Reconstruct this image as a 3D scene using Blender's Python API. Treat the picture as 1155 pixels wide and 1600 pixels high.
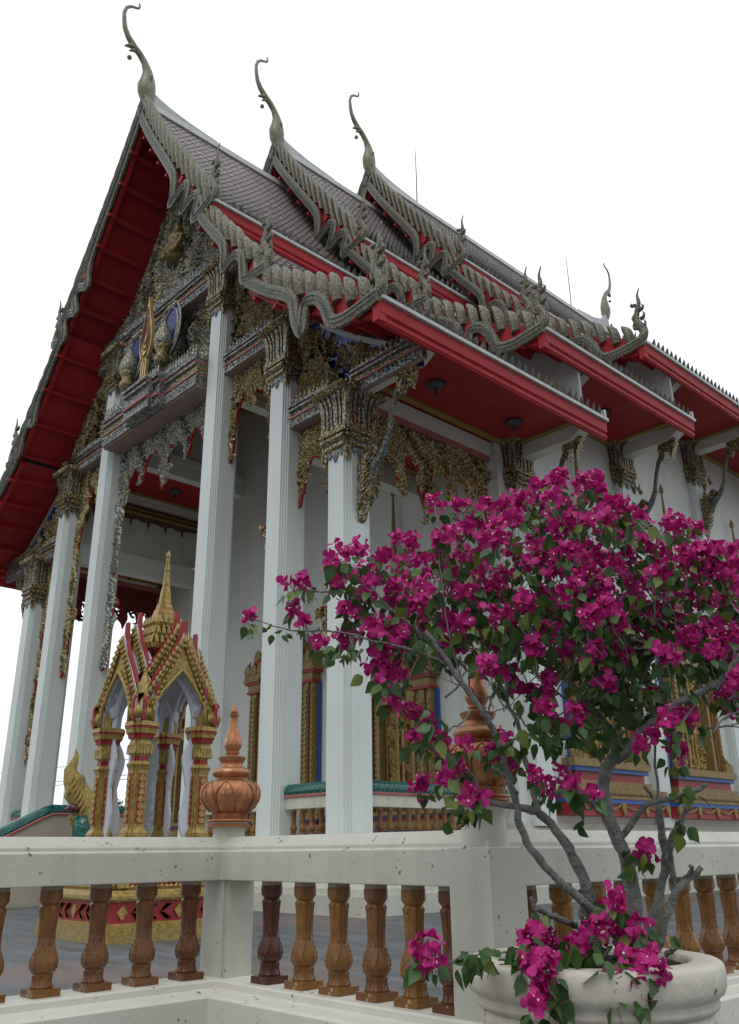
import bpy, bmesh, math, random
from mathutils import Vector, Matrix
from math import sin, cos, pi, radians, sqrt, exp, atan2, hypot

# ------------------------------------------------------------------ scene, camera, light
scene = bpy.context.scene
for o in list(bpy.data.objects):
    bpy.data.objects.remove(o)
FPX, PW, PH = 1359.6, 1155.0, 1600.0
YAW, PIT, ROL = radians(46.803), radians(21.234), radians(-0.626)
EYE = Vector((0, 0, 1.05))
CF = Vector((-sin(YAW) * cos(PIT), cos(YAW) * cos(PIT), sin(PIT)))
_r = Vector((cos(YAW), sin(YAW), 0)); _u = _r.cross(CF)
CR = cos(ROL) * _r + sin(ROL) * _u
CU = -sin(ROL) * _r + cos(ROL) * _u
cam_d = bpy.data.cameras.new('camera'); cam = bpy.data.objects.new('camera', cam_d)
scene.collection.objects.link(cam); scene.camera = cam
cam_d.sensor_fit = 'AUTO'; cam_d.sensor_width = 36; cam_d.lens = FPX / PH * 36
cam_d.clip_start = 0.05; cam_d.clip_end = 3000
cam.matrix_world = Matrix(((CR.x, CU.x, -CF.x, EYE.x), (CR.y, CU.y, -CF.y, EYE.y), (CR.z, CU.z, -CF.z, EYE.z), (0, 0, 0, 1)))
HF = Vector((-sin(YAW), cos(YAW), 0))

def at(px, py, dist):
    """world point seen at photo pixel (px, py), on the upright plane 'dist' metres ahead"""
    d = CF + CR * ((px - PW / 2) / FPX) + CU * ((PH / 2 - py) / FPX)
    return EYE + d * (dist / d.dot(HF))

SUN_EL, SUN_AZ = radians(58), radians(150)     # azimuth clockwise from +Y
world = bpy.data.worlds.new('World'); scene.world = world; world.use_nodes = True
nt = world.node_tree; nt.nodes.clear()
wo = nt.nodes.new('ShaderNodeOutputWorld'); bg = nt.nodes.new('ShaderNodeBackground')
sky = nt.nodes.new('ShaderNodeTexSky'); sky.sky_type = 'NISHITA'; sky.sun_disc = False
sky.sun_elevation = SUN_EL; sky.sun_rotation = SUN_AZ
tc = nt.nodes.new('ShaderNodeTexCoord'); mp = nt.nodes.new('ShaderNodeMapping'); mp.inputs['Scale'].default_value = (1, 1, 3)
nz = nt.nodes.new('ShaderNodeTexNoise'); nz.inputs['Scale'].default_value = 2.2; nz.inputs['Detail'].default_value = 6
rp = nt.nodes.new('ShaderNodeValToRGB'); rp.color_ramp.elements[0].position = 0.3; rp.color_ramp.elements[0].color = (.88, .88, .88, 1)
rp.color_ramp.elements[1].position = 0.55; rp.color_ramp.elements[1].color = (.97, .97, .97, 1)
mx = nt.nodes.new('ShaderNodeMix'); mx.data_type = 'RGBA'; mx.inputs[7].default_value = (10.7, 11.3, 11.8, 1)
nt.links.new(tc.outputs['Generated'], mp.inputs['Vector']); nt.links.new(mp.outputs['Vector'], nz.inputs['Vector'])
nt.links.new(nz.outputs['Fac'], rp.inputs['Fac']); nt.links.new(rp.outputs['Color'], mx.inputs[0])
nt.links.new(sky.outputs['Color'], mx.inputs[6]); nt.links.new(mx.outputs[2], bg.inputs['Color'])
# the cloud deck is thinner, so brighter, overhead and beyond the temple than behind the viewer
dt = nt.nodes.new('ShaderNodeVectorMath'); dt.operation = 'DOT_PRODUCT'; dt.inputs[1].default_value = tuple((HF * .55 + Vector((0, 0, .83))).normalized())
mr = nt.nodes.new('ShaderNodeMapRange'); mr.inputs[1].default_value = -.5; mr.inputs[2].default_value = .8; mr.inputs[3].default_value = .052; mr.inputs[4].default_value = .108
nt.links.new(tc.outputs['Generated'], dt.inputs[0]); nt.links.new(dt.outputs['Value'], mr.inputs[0]); nt.links.new(mr.outputs[0], bg.inputs['Strength'])
nt.links.new(bg.outputs[0], wo.inputs['Surface'])
sl = bpy.data.lights.new('sun', 'SUN'); sl.energy = 0.6; sl.angle = radians(25); sl.color = (1, .96, .9)
so = bpy.data.objects.new('sun', sl); scene.collection.objects.link(so)
so.rotation_euler = Vector((sin(SUN_AZ) * cos(SUN_EL), cos(SUN_AZ) * cos(SUN_EL), sin(SUN_EL))).to_track_quat('Z', 'Y').to_euler()
scene.view_settings.view_transform = 'Standard'; scene.view_settings.look = 'None'
scene.view_settings.exposure = 0.0; scene.view_settings.gamma = 1
scene.render.resolution_x = 739; scene.render.resolution_y = 1024

# ------------------------------------------------------------------ materials
def new_mat(name):
    m = bpy.data.materials.new(name); m.use_nodes = True
    n = m.node_tree; b = n.nodes['Principled BSDF']
    return m, n, b, n.nodes.new('ShaderNodeTexCoord')
def lk(n, a, b): n.links.new(a, b)
def noise_n(n, tcn, scale, detail=4, rough=.6, sc=None, out='Object'):
    t = n.nodes.new('ShaderNodeTexNoise'); t.inputs['Scale'].default_value = scale
    t.inputs['Detail'].default_value = detail; t.inputs['Roughness'].default_value = rough
    if sc:
        mpn = n.nodes.new('ShaderNodeMapping'); mpn.inputs['Scale'].default_value = sc
        lk(n, tcn.outputs[out], mpn.inputs['Vector']); lk(n, mpn.outputs['Vector'], t.inputs['Vector'])
    else: lk(n, tcn.outputs[out], t.inputs['Vector'])
    return t
def ramp(n, fac, stops, interp='LINEAR'):
    r = n.nodes.new('ShaderNodeValToRGB'); r.color_ramp.interpolation = interp
    e = r.color_ramp.elements
    while len(e) > 1: e.remove(e[-1])
    e[0].position = stops[0][0]; e[0].color = (*stops[0][1], 1)
    for p, c in stops[1:]:
        x = e.new(p); x.color = (*c, 1)
    lk(n, fac, r.inputs['Fac']); return r
def mixc(n, fac, a, b, mode='MIX'):
    m = n.nodes.new('ShaderNodeMix'); m.data_type = 'RGBA'; m.blend_type = mode
    for i, v in ((0, fac), (6, a), (7, b)):
        if hasattr(v, 'is_linked') or hasattr(v, 'links'): lk(n, v, m.inputs[i])
        elif i == 0: m.inputs[0].default_value = v
        else: m.inputs[i].default_value = (*v, 1)
    return m.outputs[2]
def bump(n, b, h, strength, dist=.02):
    bp = n.nodes.new('ShaderNodeBump'); bp.inputs['Strength'].default_value = strength; bp.inputs['Distance'].default_value = dist
    lk(n, h, bp.inputs['Height']); lk(n, bp.outputs['Normal'], b.inputs['Normal'])

def paint(name, col, col2=None, rough=.5, metal=0, scale=3., chips=None, chipcol=(.1, .1, .09), streak=None, bmp=.15, bscale=40, spec=.5, coat=0, objvar=0):
    m, n, b, t = new_mat(name)
    c2 = col2 or tuple(c * .85 for c in col)
    nn = noise_n(n, t, scale, 5)
    c = ramp(n, nn.outputs['Fac'], [(.3, c2), (.7, col)]).outputs['Color']
    if streak:
        s = noise_n(n, t, streak[0], 4, .6, (1, 1, .08))
        c = mixc(n, ramp(n, s.outputs['Fac'], [(.5, (0, 0, 0)), (.75, (streak[1],) * 3)]).outputs['Color'], c, tuple(x * .55 for x in col))
    if chips:
        k = noise_n(n, t, chips[0], 3, .55)
        k2 = noise_n(n, t, chips[0] * .22, 2, .5)
        mlt = n.nodes.new('ShaderNodeMath'); mlt.operation = 'MULTIPLY'
        lk(n, k.outputs['Fac'], mlt.inputs[0]); lk(n, k2.outputs['Fac'], mlt.inputs[1])
        c = mixc(n, ramp(n, mlt.outputs[0], [(chips[1], (0, 0, 0)), (chips[1] + .012, (1, 1, 1))]).outputs['Color'], c, chipcol)
    if objvar:
        oi = n.nodes.new('ShaderNodeObjectInfo'); hs = n.nodes.new('ShaderNodeHueSaturation')
        for inp, lo, hi in (('Hue', .5 - .012 * objvar, .5 + .010 * objvar), ('Value', 1 - .28 * objvar, 1 + .22 * objvar), ('Saturation', 1 - .1 * objvar, 1)):
            q = n.nodes.new('ShaderNodeMapRange'); q.inputs[3].default_value = lo; q.inputs[4].default_value = hi
            lk(n, oi.outputs['Random'], q.inputs[0]); lk(n, q.outputs[0], hs.inputs[inp])
        lk(n, c, hs.inputs['Color']); c = hs.outputs['Color']
    lk(n, c, b.inputs['Base Color'])
    b.inputs['Roughness'].default_value = rough; b.inputs['Metallic'].default_value = metal
    b.inputs['Specular IOR Level'].default_value = spec; b.inputs['Coat Weight'].default_value = coat
    bn = noise_n(n, t, bscale, 4); bump(n, b, bn.outputs['Fac'], bmp)
    return m

def mosaic(name, cols, scale, metal=.5, rough=.35, bs=.5, base=None, basef=0.):
    """glass and gilt chips: cells each with their own colour and tilt"""
    m, n, b, t = new_mat(name)
    v = n.nodes.new('ShaderNodeTexVoronoi'); v.inputs['Scale'].default_value = scale
    lk(n, t.outputs['Object'], v.inputs['Vector'])
    sp = n.nodes.new('ShaderNodeSeparateColor'); lk(n, v.outputs['Color'], sp.inputs[0])
    k = len(cols); tot = sum(w for w, c in cols); acc = 0; st = []
    for w, c in cols: st.append((acc / tot, c)); acc += w
    c = ramp(n, sp.outputs[0], st, 'CONSTANT').outputs['Color']
    big = noise_n(n, t, 1.1, 3)
    c = mixc(n, ramp(n, big.outputs['Fac'], [(.4, (.0,) * 3), (.7, (.3,) * 3)]).outputs['Color'], c, base or cols[0][1])
    edge = ramp(n, v.outputs['Distance'], [(.35, (0, 0, 0)), (.75, (.8, .8, .8))]).outputs['Color']
    c = mixc(n, edge, c, (.02, .018, .012))
    lk(n, c, b.inputs['Base Color'])
    b.inputs['Metallic'].default_value = metal; b.inputs['Roughness'].default_value = rough
    mm = n.nodes.new('ShaderNodeMath'); mm.operation = 'ADD'; lk(n, sp.outputs[1], mm.inputs[0]); lk(n, v.outputs['Distance'], mm.inputs[1])
    bump(n, b, mm.outputs[0], bs, .03)
    return m

def island_mat(name, c1, c2, rough=.5, trans=.3, c3=None):
    m, n, b, t = new_mat(name)
    g = n.nodes.new('ShaderNodeNewGeometry')
    st = [(0, c1), (1, c2)] if not c3 else [(0, c1), (.8, c2), (.93, c3), (1, c3)]
    c = ramp(n, g.outputs['Random Per Island'], st).outputs['Color']
    nn = noise_n(n, t, 30, 3); c = mixc(n, .35, c, mixc(n, nn.outputs['Fac'], tuple(x * .5 for x in c1), tuple(min(1, x * 1.4) for x in c2)))
    lk(n, c, b.inputs['Base Color']); b.inputs['Roughness'].default_value = rough
    if trans:
        tr = n.nodes.new('ShaderNodeBsdfTranslucent'); lk(n, c, tr.inputs['Color'])
        ms = n.nodes.new('ShaderNodeMixShader'); ms.inputs[0].default_value = trans
        lk(n, b.outputs[0], ms.inputs[1]); lk(n, tr.outputs[0], ms.inputs[2]); lk(n, ms.outputs[0], n.nodes['Material Output'].inputs['Surface'])
    return m

M = {}
M['white'] = paint('white_wall_paint', (.66, .685, .64), (.61, .635, .59), .45, scale=.6, streak=(2.2, .25), bmp=.05)
M['column'] = paint('column_paint', (.675, .725, .705), (.63, .675, .65), .4, scale=.5, streak=(3., .2), bmp=.03)
M['inwhite'] = paint('porch_wall_paint', (.55, .56, .50), (.48, .49, .43), .6, scale=.8, streak=(1.5, .3), bmp=.05)
M['cream'] = paint('cream_paint', (.58, .575, .49), (.50, .495, .42), .5, scale=2.5, chips=(42, .405), chipcol=(.16, .155, .13), streak=(6, .38), bmp=.12)
M['creamtop'] = paint('cream_ledge_paint', (.76, .74, .66), (.66, .64, .56), .45, scale=3, chips=(38, .395), chipcol=(.13, .13, .11), bmp=.18)
M['red'] = paint('red_lacquer', (.40, .028, .032), (.30, .018, .022), .5, scale=1.2, streak=(3, .3), bmp=.05, bscale=12, spec=.18)
M['reddark'] = paint('dark_red_paint', (.17, .012, .014), (.11, .008, .01), .5, scale=1.5)
M['pink'] = paint('faded_red_paint', (.42, .15, .14), (.33, .10, .10), .6, scale=3)
M['mauve'] = paint('soffit_mauve', (.32, .22, .20), (.25, .17, .155), .7, scale=3)
M['yellow'] = paint('ochre_paint', (.30, .20, .045), (.24, .155, .035), .5, scale=2)
M['gutter'] = paint('gutter_metal', (.55, .56, .54), (.42, .43, .42), .5, scale=4, streak=(5, .4))
M['plaster'] = paint('grey_plaster', (.40, .43, .42), (.33, .36, .35), .6, scale=1, streak=(2, .3))
M['gold'] = mosaic('gilt_mosaic', [(3, (.36, .26, .08)), (2, (.62, .48, .16)), (2, (.15, .10, .03)), (2, (.55, .56, .48)), (.8, (.05, .09, .12))], 22, .35, .4, .55)
M['goldk'] = mosaic('gilt_scroll', [(3, (.38, .27, .07)), (1.6, (.70, .54, .20)), (2, (.14, .09, .03)), (1.2, (.62, .62, .52))], 30, .4, .38, .4)
M['silver'] = mosaic('silver_mosaic', [(3, (.34, .37, .35)), (1.5, (.60, .64, .62)), (2, (.16, .16, .14)), (1.4, (.36, .28, .10)), (1.6, (.05, .11, .24))], 20, .35, .4, .55)
M['silverk'] = mosaic('silver_scroll', [(3, (.40, .42, .38)), (1.6, (.70, .74, .72)), (1.8, (.18, .18, .15)), (1.8, (.42, .32, .11))], 28, .35, .38, .4)
M['barge'] = mosaic('barge_mosaic', [(3, (.19, .175, .12)), (2, (.26, .24, .17)), (2, (.13, .12, .085)), (1.2, (.34, .33, .26)), (.6, (.20, .14, .05))], 30, .15, .5, .18)
M['horn'] = paint('horn_gilt', (.24, .235, .16), (.15, .14, .085), .45, .3, scale=5, bmp=.12, bscale=30)
M['tiledge'] = paint('tile_edge_painted_shade', (.03, .028, .028), None, .8)  # shade under each tile row, put into the colour of the edge faces
M['bargeline'] = paint('dark_glass_line', (.06, .085, .085), None, .4)
M['blue'] = mosaic('blue_mosaic', [(3, (.02, .05, .24)), (2, (.03, .08, .32)), (1, (.02, .03, .10))], 14, .3, .3, .4)
M['bluebits'] = mosaic('blue_glass', [(3, (.02, .09, .20)), (2, (.03, .20, .36)), (1, (.03, .05, .06)), (1, (.25, .34, .36))], 30, .5, .25, .5)
M['redbits'] = mosaic('red_glass', [(3, (.30, .03, .02)), (2, (.40, .06, .03)), (1, (.2, .16, .1))], 30, .4, .3, .4)
M['brgold'] = paint('gold_paint', (.48, .35, .10), (.24, .15, .035), .38, .3, scale=16, bmp=.6, bscale=45)
M['dullgold'] = paint('aged_gold_paint', (.34, .235, .08), (.20, .13, .042), .5, .2, scale=9, bmp=.5, bscale=40)
M['shred'] = paint('bright_red_paint', (.36, .02, .025), (.26, .014, .018), .45, scale=8)
M['shblue'] = paint('bright_blue_paint', (.03, .12, .42), (.02, .08, .3), .45, scale=8)
M['shwhite'] = paint('shrine_white_paint', (.62, .65, .72), (.56, .59, .66), .5, scale=2, bmp=.05)
M['concrete'] = paint('bare_concrete', (.24, .27, .28), (.17, .19, .20), .85, scale=6, bmp=.5, chips=(30, .36), chipcol=(.45, .47, .47))
M['copper'] = paint('copper_paint', (.50, .21, .09), (.30, .115, .05), .33, .45, scale=7, chips=(26, .36), chipcol=(.50, .28, .14), streak=(12, .6), bmp=.35, bscale=30)
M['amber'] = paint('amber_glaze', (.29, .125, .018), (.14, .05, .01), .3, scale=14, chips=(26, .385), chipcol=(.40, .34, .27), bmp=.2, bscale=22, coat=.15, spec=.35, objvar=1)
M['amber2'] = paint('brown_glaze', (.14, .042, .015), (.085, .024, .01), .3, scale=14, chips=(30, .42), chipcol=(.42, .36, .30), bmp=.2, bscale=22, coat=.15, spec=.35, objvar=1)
M['rawtop'] = paint('unglazed_clay', (.36, .32, .24), (.25, .22, .16), .8, scale=12, bmp=.4)
M['tile'] = island_mat('roof_tile_glaze', (.36, .29, .28), (.52, .45, .44), .45, 0)
M['tilebase'] = paint('roof_underlay', (.035, .038, .04), None, .8)
M['antefix'] = mosaic('antefix_glaze', [(3, (.055, .07, .06)), (2, (.13, .08, .06)), (1, (.15, .12, .09))], 8, 0, .7, .3)
M['iron'] = paint('dark_iron', (.06, .065, .07), None, .5)
M['teal'] = None
M['stone'] = paint('pot_concrete', (.66, .62, .52), (.54, .50, .42), .6, scale=6, chips=(22, .43), chipcol=(.13, .12, .10), streak=(9, .4), bmp=.25, bscale=25)
M['soil'] = paint('dark_soil', (.03, .022, .016), None, .95, scale=20, bmp=1, bscale=50)
M['bark'] = paint('grey_bark', (.27, .28, .26), (.085, .09, .085), .8, scale=17, bmp=.9, bscale=55)
M['leaf'] = island_mat('bougainvillea_leaf', (.020, .060, .014), (.062, .14, .026), .42, .22, (.20, .24, .035))
M['bract'] = island_mat('magenta_bract', (.42, .006, .14), (.58, .014, .26), .6, .22, (.62, .03, .22))
M['flower'] = paint('cream_floret', (.75, .68, .5), None, .6)
M['farleaf'] = island_mat('tree_leaf', (.03, .05, .02), (.06, .09, .035), .6, .1)
M['step'] = paint('pink_granite', (.42, .33, .30), (.34, .26, .24), .5, scale=10)
M['spire'] = M['dullgold']
def teal_mat():
    m, n, b, t = new_mat('teal_scale_tile')
    v = n.nodes.new('ShaderNodeTexVoronoi'); v.inputs['Scale'].default_value = 15; v.inputs['Randomness'].default_value = .12
    mpn = n.nodes.new('ShaderNodeMapping'); mpn.inputs['Rotation'].default_value = (.6, .3, .78)
    lk(n, t.outputs['Object'], mpn.inputs['Vector']); lk(n, mpn.outputs['Vector'], v.inputs['Vector'])
    c = ramp(n, v.outputs['Distance'], [(.2, (.012, .20, .15)), (.55, (.004, .06, .05))]).outputs['Color']
    lk(n, c, b.inputs['Base Color']); b.inputs['Roughness'].default_value = .2
    bump(n, b, v.outputs['Distance'], -.6, .03); return m
M['teal'] = teal_mat()
def ground_mat():
    m, n, b, t = new_mat('asphalt')
    a = noise_n(n, t, .9, 8, .7, (1, 3.2, 1)); f = noise_n(n, t, 9, 6, .7, (1, 3, 1))
    c = ramp(n, a.outputs['Fac'], [(.3, (.035, .043, .05)), (.5, (.085, .095, .105)), (.68, (.19, .19, .19))]).outputs['Color']
    c = mixc(n, ramp(n, f.outputs['Fac'], [(.35, (0,) * 3), (.7, (.6,) * 3)]).outputs['Color'], c, (.16, .16, .16))
    w = noise_n(n, t, .35, 3, .5)
    c = mixc(n, ramp(n, w.outputs['Fac'], [(.5, (0,) * 3), (.62, (.6,) * 3)]).outputs['Color'], c, (.20, .13, .11))
    lk(n, c, b.inputs['Base Color'])
    r = ramp(n, a.outputs['Fac'], [(.35, (.35,) * 3), (.6, (.8,) * 3)]); lk(n, r.outputs['Color'], b.inputs['Roughness'])
    bump(n, b, f.outputs['Fac'], .3, .02); return m
M['ground'] = ground_mat()

# ------------------------------------------------------------------ mesh builder
WL = {}
class MB:
    def __init__(s): s.V = []; s.F = []; s.I = []
    def add(s, vs, fs, m=0):
        o = len(s.V); s.V.extend(tuple(v) for v in vs)
        for f in fs: s.F.append(tuple(o + i for i in f)); s.I.append(m)
    def box(s, a, b, m=0):
        x0, x1 = sorted((a[0], b[0])); y0, y1 = sorted((a[1], b[1])); z0, z1 = sorted((a[2], b[2]))
        s.add([(x0, y0, z0), (x1, y0, z0), (x1, y1, z0), (x0, y1, z0), (x0, y0, z1), (x1, y0, z1), (x1, y1, z1), (x0, y1, z1)],
              [(0, 3, 2, 1), (4, 5, 6, 7), (0, 1, 5, 4), (1, 2, 6, 5), (2, 3, 7, 6), (3, 0, 4, 7)], m)
    def prism(s, pts, mf, d0, d1, m=0, ms=None, mb_=None):
        n = len(pts)
        s.add([mf(u, v, d1) for u, v in pts], [tuple(range(n))], m)
        s.add([mf(u, v, d0) for u, v in pts], [tuple(range(n))[::-1]], m if mb_ is None else mb_)
        vs = [mf(u, v, d0) for u, v in pts] + [mf(u, v, d1) for u, v in pts]
        s.add(vs, [(i, (i + 1) % n, n + (i + 1) % n, n + i) for i in range(n)], m if ms is None else ms)
    def loft(s, rings, m=0, caps=True, mats=None):
        n = len(rings[0]); vs = [p for r in rings for p in r]; o = len(s.V); s.V.extend(tuple(v) for v in vs)
        for j in range(len(rings) - 1):
            for i in range(n):
                s.F.append((o + j * n + i, o + j * n + (i + 1) % n, o + (j + 1) * n + (i + 1) % n, o + (j + 1) * n + i)); s.I.append(mats[j] if mats else m)
        if caps:
            s.F.append(tuple(o + i for i in range(n))[::-1]); s.I.append(mats[0] if mats else m)
            s.F.append(tuple(o + (len(rings) - 1) * n + i for i in range(n))); s.I.append(mats[-1] if mats else m)
    def lathe(s, prof, c=(0, 0, 0), n=24, m=0, fn=None, mats=None, rot=0):
        rings = []
        for j, (r, z) in enumerate(prof):
            ring = []
            for i in range(n):
                a = 2 * pi * i / n + rot; rr = r * (fn(a, j / (len(prof) - 1), r, z) if fn else 1)
                ring.append((c[0] + rr * cos(a), c[1] + rr * sin(a), c[2] + z))
            rings.append(ring)
        s.loft(rings, m, True, mats)
    def sq(s, prof, cross, c=(0, 0, 0), m=0, mats=None):
        s.loft([[(c[0] + x * r, c[1] + y * r, c[2] + z) for x, y in cross] for r, z in prof], m, True, mats)
    def tube(s, path, rad, n=6, m=0, flat=1., up=None):
        P = [Vector(p) for p in path]; rings = []; prev = None
        for i, p in enumerate(P):
            t = (P[min(i + 1, len(P) - 1)] - P[max(i - 1, 0)]).normalized()
            a = Vector(up) if up else (prev if prev else (Vector((0, 0, 1)) if abs(t.z) < .9 else Vector((1, 0, 0))))
            b1 = (a - t * a.dot(t))
            if b1.length < 1e-4: b1 = t.orthogonal()
            b1.normalize(); b2 = t.cross(b1); prev = b1
            r = rad[i] if hasattr(rad, '__len__') else rad
            rings.append([p + b1 * (r * flat * cos(2 * pi * k / n)) + b2 * (r * sin(2 * pi * k / n)) for k in range(n)])
        s.loft(rings, m)
    def build(s, name, mats, parent=None, loc=None, smooth=False, recalc=True, bevel=0, tags=None):
        me = bpy.data.meshes.new(name)
        base = Vector(WL.get(parent.name, (0, 0, 0))) if parent else Vector((0, 0, 0))
        if loc is None: vs = [(v[0] - base.x, v[1] - base.y, v[2] - base.z) for v in s.V]
        else: vs = s.V
        me.from_pydata(vs, [], s.F)
        if not isinstance(mats, (list, tuple)): mats = [mats]
        for m in mats: me.materials.append(m)
        me.polygons.foreach_set('material_index', s.I)
        if recalc or bevel:
            b = bmesh.new(); b.from_mesh(me)
            if recalc: bmesh.ops.recalc_face_normals(b, faces=b.faces)
            b.to_mesh(me); b.free()
        if smooth: me.polygons.foreach_set('use_smooth', [True] * len(me.polygons))
        me.update()
        o = bpy.data.objects.new(name, me); scene.collection.objects.link(o)
        if smooth == 'auto':
            md = o.modifiers.new('edge', 'EDGE_SPLIT'); md.split_angle = radians(35)
        if bevel:
            md = o.modifiers.new('bev', 'BEVEL'); md.width = bevel; md.segments = 2; md.limit_method = 'ANGLE'
        if parent:
            o.parent = parent
            if loc is not None: o.location = Vector(loc) - base
            WL[o.name] = tuple(base if loc is None else Vector(loc))
        else:
            o.location = loc or (0, 0, 0); WL[o.name] = tuple(loc or (0, 0, 0))
        return o
def tag(o, label=None, cat=None, group=None, kind=None):
    if label: o['label'] = label
    if cat: o['category'] = cat
    if group: o['group'] = group
    if kind: o['kind'] = kind
    return o
def thing(name, loc, label, cat, group=None):
    o = bpy.data.objects.new(name, None); scene.collection.objects.link(o); o.location = loc; WL[o.name] = tuple(loc)
    o.empty_display_size = .1
    return tag(o, label, cat, group)
def inst(src, loc, parent, rz=0, label=None, scale=None, mirror=False):
    """copy src (and its children) to world loc under parent"""
    c = src.copy(); scene.collection.objects.link(c); c.parent = parent
    base = Vector(WL.get(parent.name, (0, 0, 0))) if parent else Vector((0, 0, 0))
    c.location = Vector(loc) - base; c.rotation_euler = (0, 0, rz)
    if scale: c.scale = scale
    WL[c.name] = tuple(loc)
    for ch in src.children:
        d = ch.copy(); scene.collection.objects.link(d); d.parent = c; WL[d.name] = tuple(loc)
    if label: c['label'] = label
    return c
rnd = random.Random(7)
def inpoly(poly, x, y):
    c = False; n = len(poly)
    for i in range(n):
        x0, y0 = poly[i]; x1, y1 = poly[(i + 1) % n]
        if (y0 > y) != (y1 > y) and x < (x1 - x0) * (y - y0) / (y1 - y0) + x0: c = not c
    return c
def kranok(mb, poly, mf, n, size, m=0, h=.35, swirl=2.2, sym=None, d0=0.):
    """flame-scroll relief: n tapering spiral ribs inside polygon"""
    us = [p[0] for p in poly]; vs_ = [p[1] for p in poly]; cnt = 0; tries = 0
    while cnt < n and tries < n * 12:
        tries += 1
        u = rnd.uniform(min(us), max(us)); v = rnd.uniform(min(vs_), max(vs_))
        if not inpoly(poly, u, v): continue
        cnt += 1
        uu = abs(u - sym) if sym is not None else u
        th = 1.3 + 2.6 * sin(uu * swirl + .7 * sin(v * swirl)) + 1.2 * cos(v * swirl * .8)
        k = 1.1 * (1 if sin(uu * 3.1 + v * 2.3) > 0 else -1)
        if sym is not None and u < sym: th = pi - th; k = -k
        sz = size * rnd.uniform(.6, 1.25); x, y = u, v; st = sz / 5; V = []; F = []
        for j in range(6):
            t = j / 5; w = sz * .2 * (1 - t) ** .7 + .004; hh = h * w * 2
            nx, ny = -sin(th), cos(th)
            V += [mf(x + nx * w, y + ny * w, d0), mf(x, y, d0 + hh), mf(x - nx * w, y - ny * w, d0)]
            x += cos(th) * st; y += sin(th) * st; th += k * (.25 + .9 * t)
            if j: a = (j - 1) * 3; F += [(a, a + 1, a + 4, a + 3), (a + 1, a + 2, a + 5, a + 4)]
        mb.add(V, F, m)
def pointed(w, h, k=.0):
    """pointed-leaf outline, base centre at 0,0"""
    return [(-w * .32, 0), (-w * .5, h * .3), (-w * .38, h * .6), (0, h), (w * .38, h * .6), (w * .5, h * .3), (w * .32, 0)]
def leafrow(mb, p0, p1, up, out, w, h, th, m=0, step=None):
    """row of small pointed antefix leaves from p0 to p1"""
    p0 = Vector(p0); p1 = Vector(p1); L = (p1 - p0).length; t = (p1 - p0) / L; up = Vector(up).normalized(); out = Vector(out).normalized()
    n = max(1, int(L / (step or w)))
    for i in range(n):
        c = p0 + t * ((i + .5) * L / n)
        o = len(mb.V); pts = pointed(w * .95, h)
        mb.add([c + t * a + up * b for a, b in pts] + [c + up * (h * .38) + out * th], [(j, (j + 1) % 7, 7) for j in range(7)], m)
        mb.add([c + t * a + up * b - out * .015 for a, b in pts], [tuple(range(7))[::-1]], m)
def stair_cross(h, s=.045, k=3):
    """square of half-width h with k small steps notched into each corner"""
    q = []
    for i in range(k):
        q.append((h - i * s, h - (k - i) * s)); q.append((h - (i + 1) * s, h - (k - i) * s))
    q.append((h - k * s, h))
    out = []
    for r in range(4):
        a = r * pi / 2
        for x, y in q: out.append((x * cos(a) - y * sin(a), x * sin(a) + y * cos(a)))
    return out
SQ = [(1, 1), (-1, 1), (-1, -1), (1, -1)]
SQC = [(1, .75), (.88, .75), (.88, .88), (.75, .88), (.75, 1), (-.75, 1), (-.75, .88), (-.88, .88), (-.88, .75), (-1, .75),
       (-1, -.75), (-.88, -.75), (-.88, -.88), (-.75, -.88), (-.75, -1), (.75, -1), (.75, -.88), (.88, -.88), (.88, -.75), (1, -.75)]

# ------------------------------------------------------------------ ground
b = MB(); b.box((-400, -300, -.4), (300, 500, 0)); tag(b.build('ground', M['ground']), kind='structure')

# ------------------------------------------------------------------ temple
XC = -22.65
temple = thing('temple', (XC, 12, 0), 'large white and red Thai temple hall with tiered tiled roofs and tall white porch columns', 'temple')
FL = 1.33                               # podium floor
FY = lambda u, v, d: (XC + u, 12.0 - d, v)          # facade plane: d outwards (towards the viewer)

# podium
b = MB(); o = []
for h0, z0, h1, z1 in ((0, 0, 0, .32), (-.12, .32, -.12, .42), (-.2, .42, -.3, .62), (-.3, .62, -.3, .98), (-.3, .98, -.16, 1.1), (-.12, 1.1, -.12, FL)):
    o += [(h0, z0), (h1, z1)]
b.loft([[(x, y, z) for x, y in ((-11.7 + h, 10.73 - h), (-11.7 + h, 48), (-33.6 - h, 48), (-33.6 - h, 10.73 - h))] for h, z in o])
b.build('podium', M['cream'], temple)
b = MB()
for i in range(8):
    b.box((-25.2, 10.73 - .32 * (i + 1), 0), (-20.4, 10.9 - .32 * i, FL - .166 * (i + 1)), i % 2)
b.build('staircase', [M['step'], M['cream']], temple)

# naos walls
b = MB()
b.prism([(-9.15, FL), (9.15, FL), (9.15, 12.6), (7.6, 13.9), (6.5, 15.4), (5.0, 17.2), (-5.0, 17.2), (-6.5, 15.4), (-7.6, 13.9), (-9.15, 12.6)], lambda u, v, d: (XC + u, 17.5 + d, v), 0, .5); b.box((-14.0, 18.0, FL), (-13.5, 23.9, 13.4)); b.box((-14.0, 23.9, FL), (-13.5, 46, 15.2))
b.box((-31.8, 18.0, FL), (-31.3, 46, 12)); b.box((-31.3, 45.5, FL), (-14.0, 46, 15))
b.build('hall_wall', M['white'], temple)
b = MB()
b.box((-14.02, 17.42, FL), (-13.38, 46.05, 1.5)); b.box((-14.02, 17.46, 1.5), (-13.43, 46.05, 1.62)); b.box((-31.9, 17.4, FL), (-14.0, 17.6, 1.55))
b.build('wall_plinth', M['cream'], temple)

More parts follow.
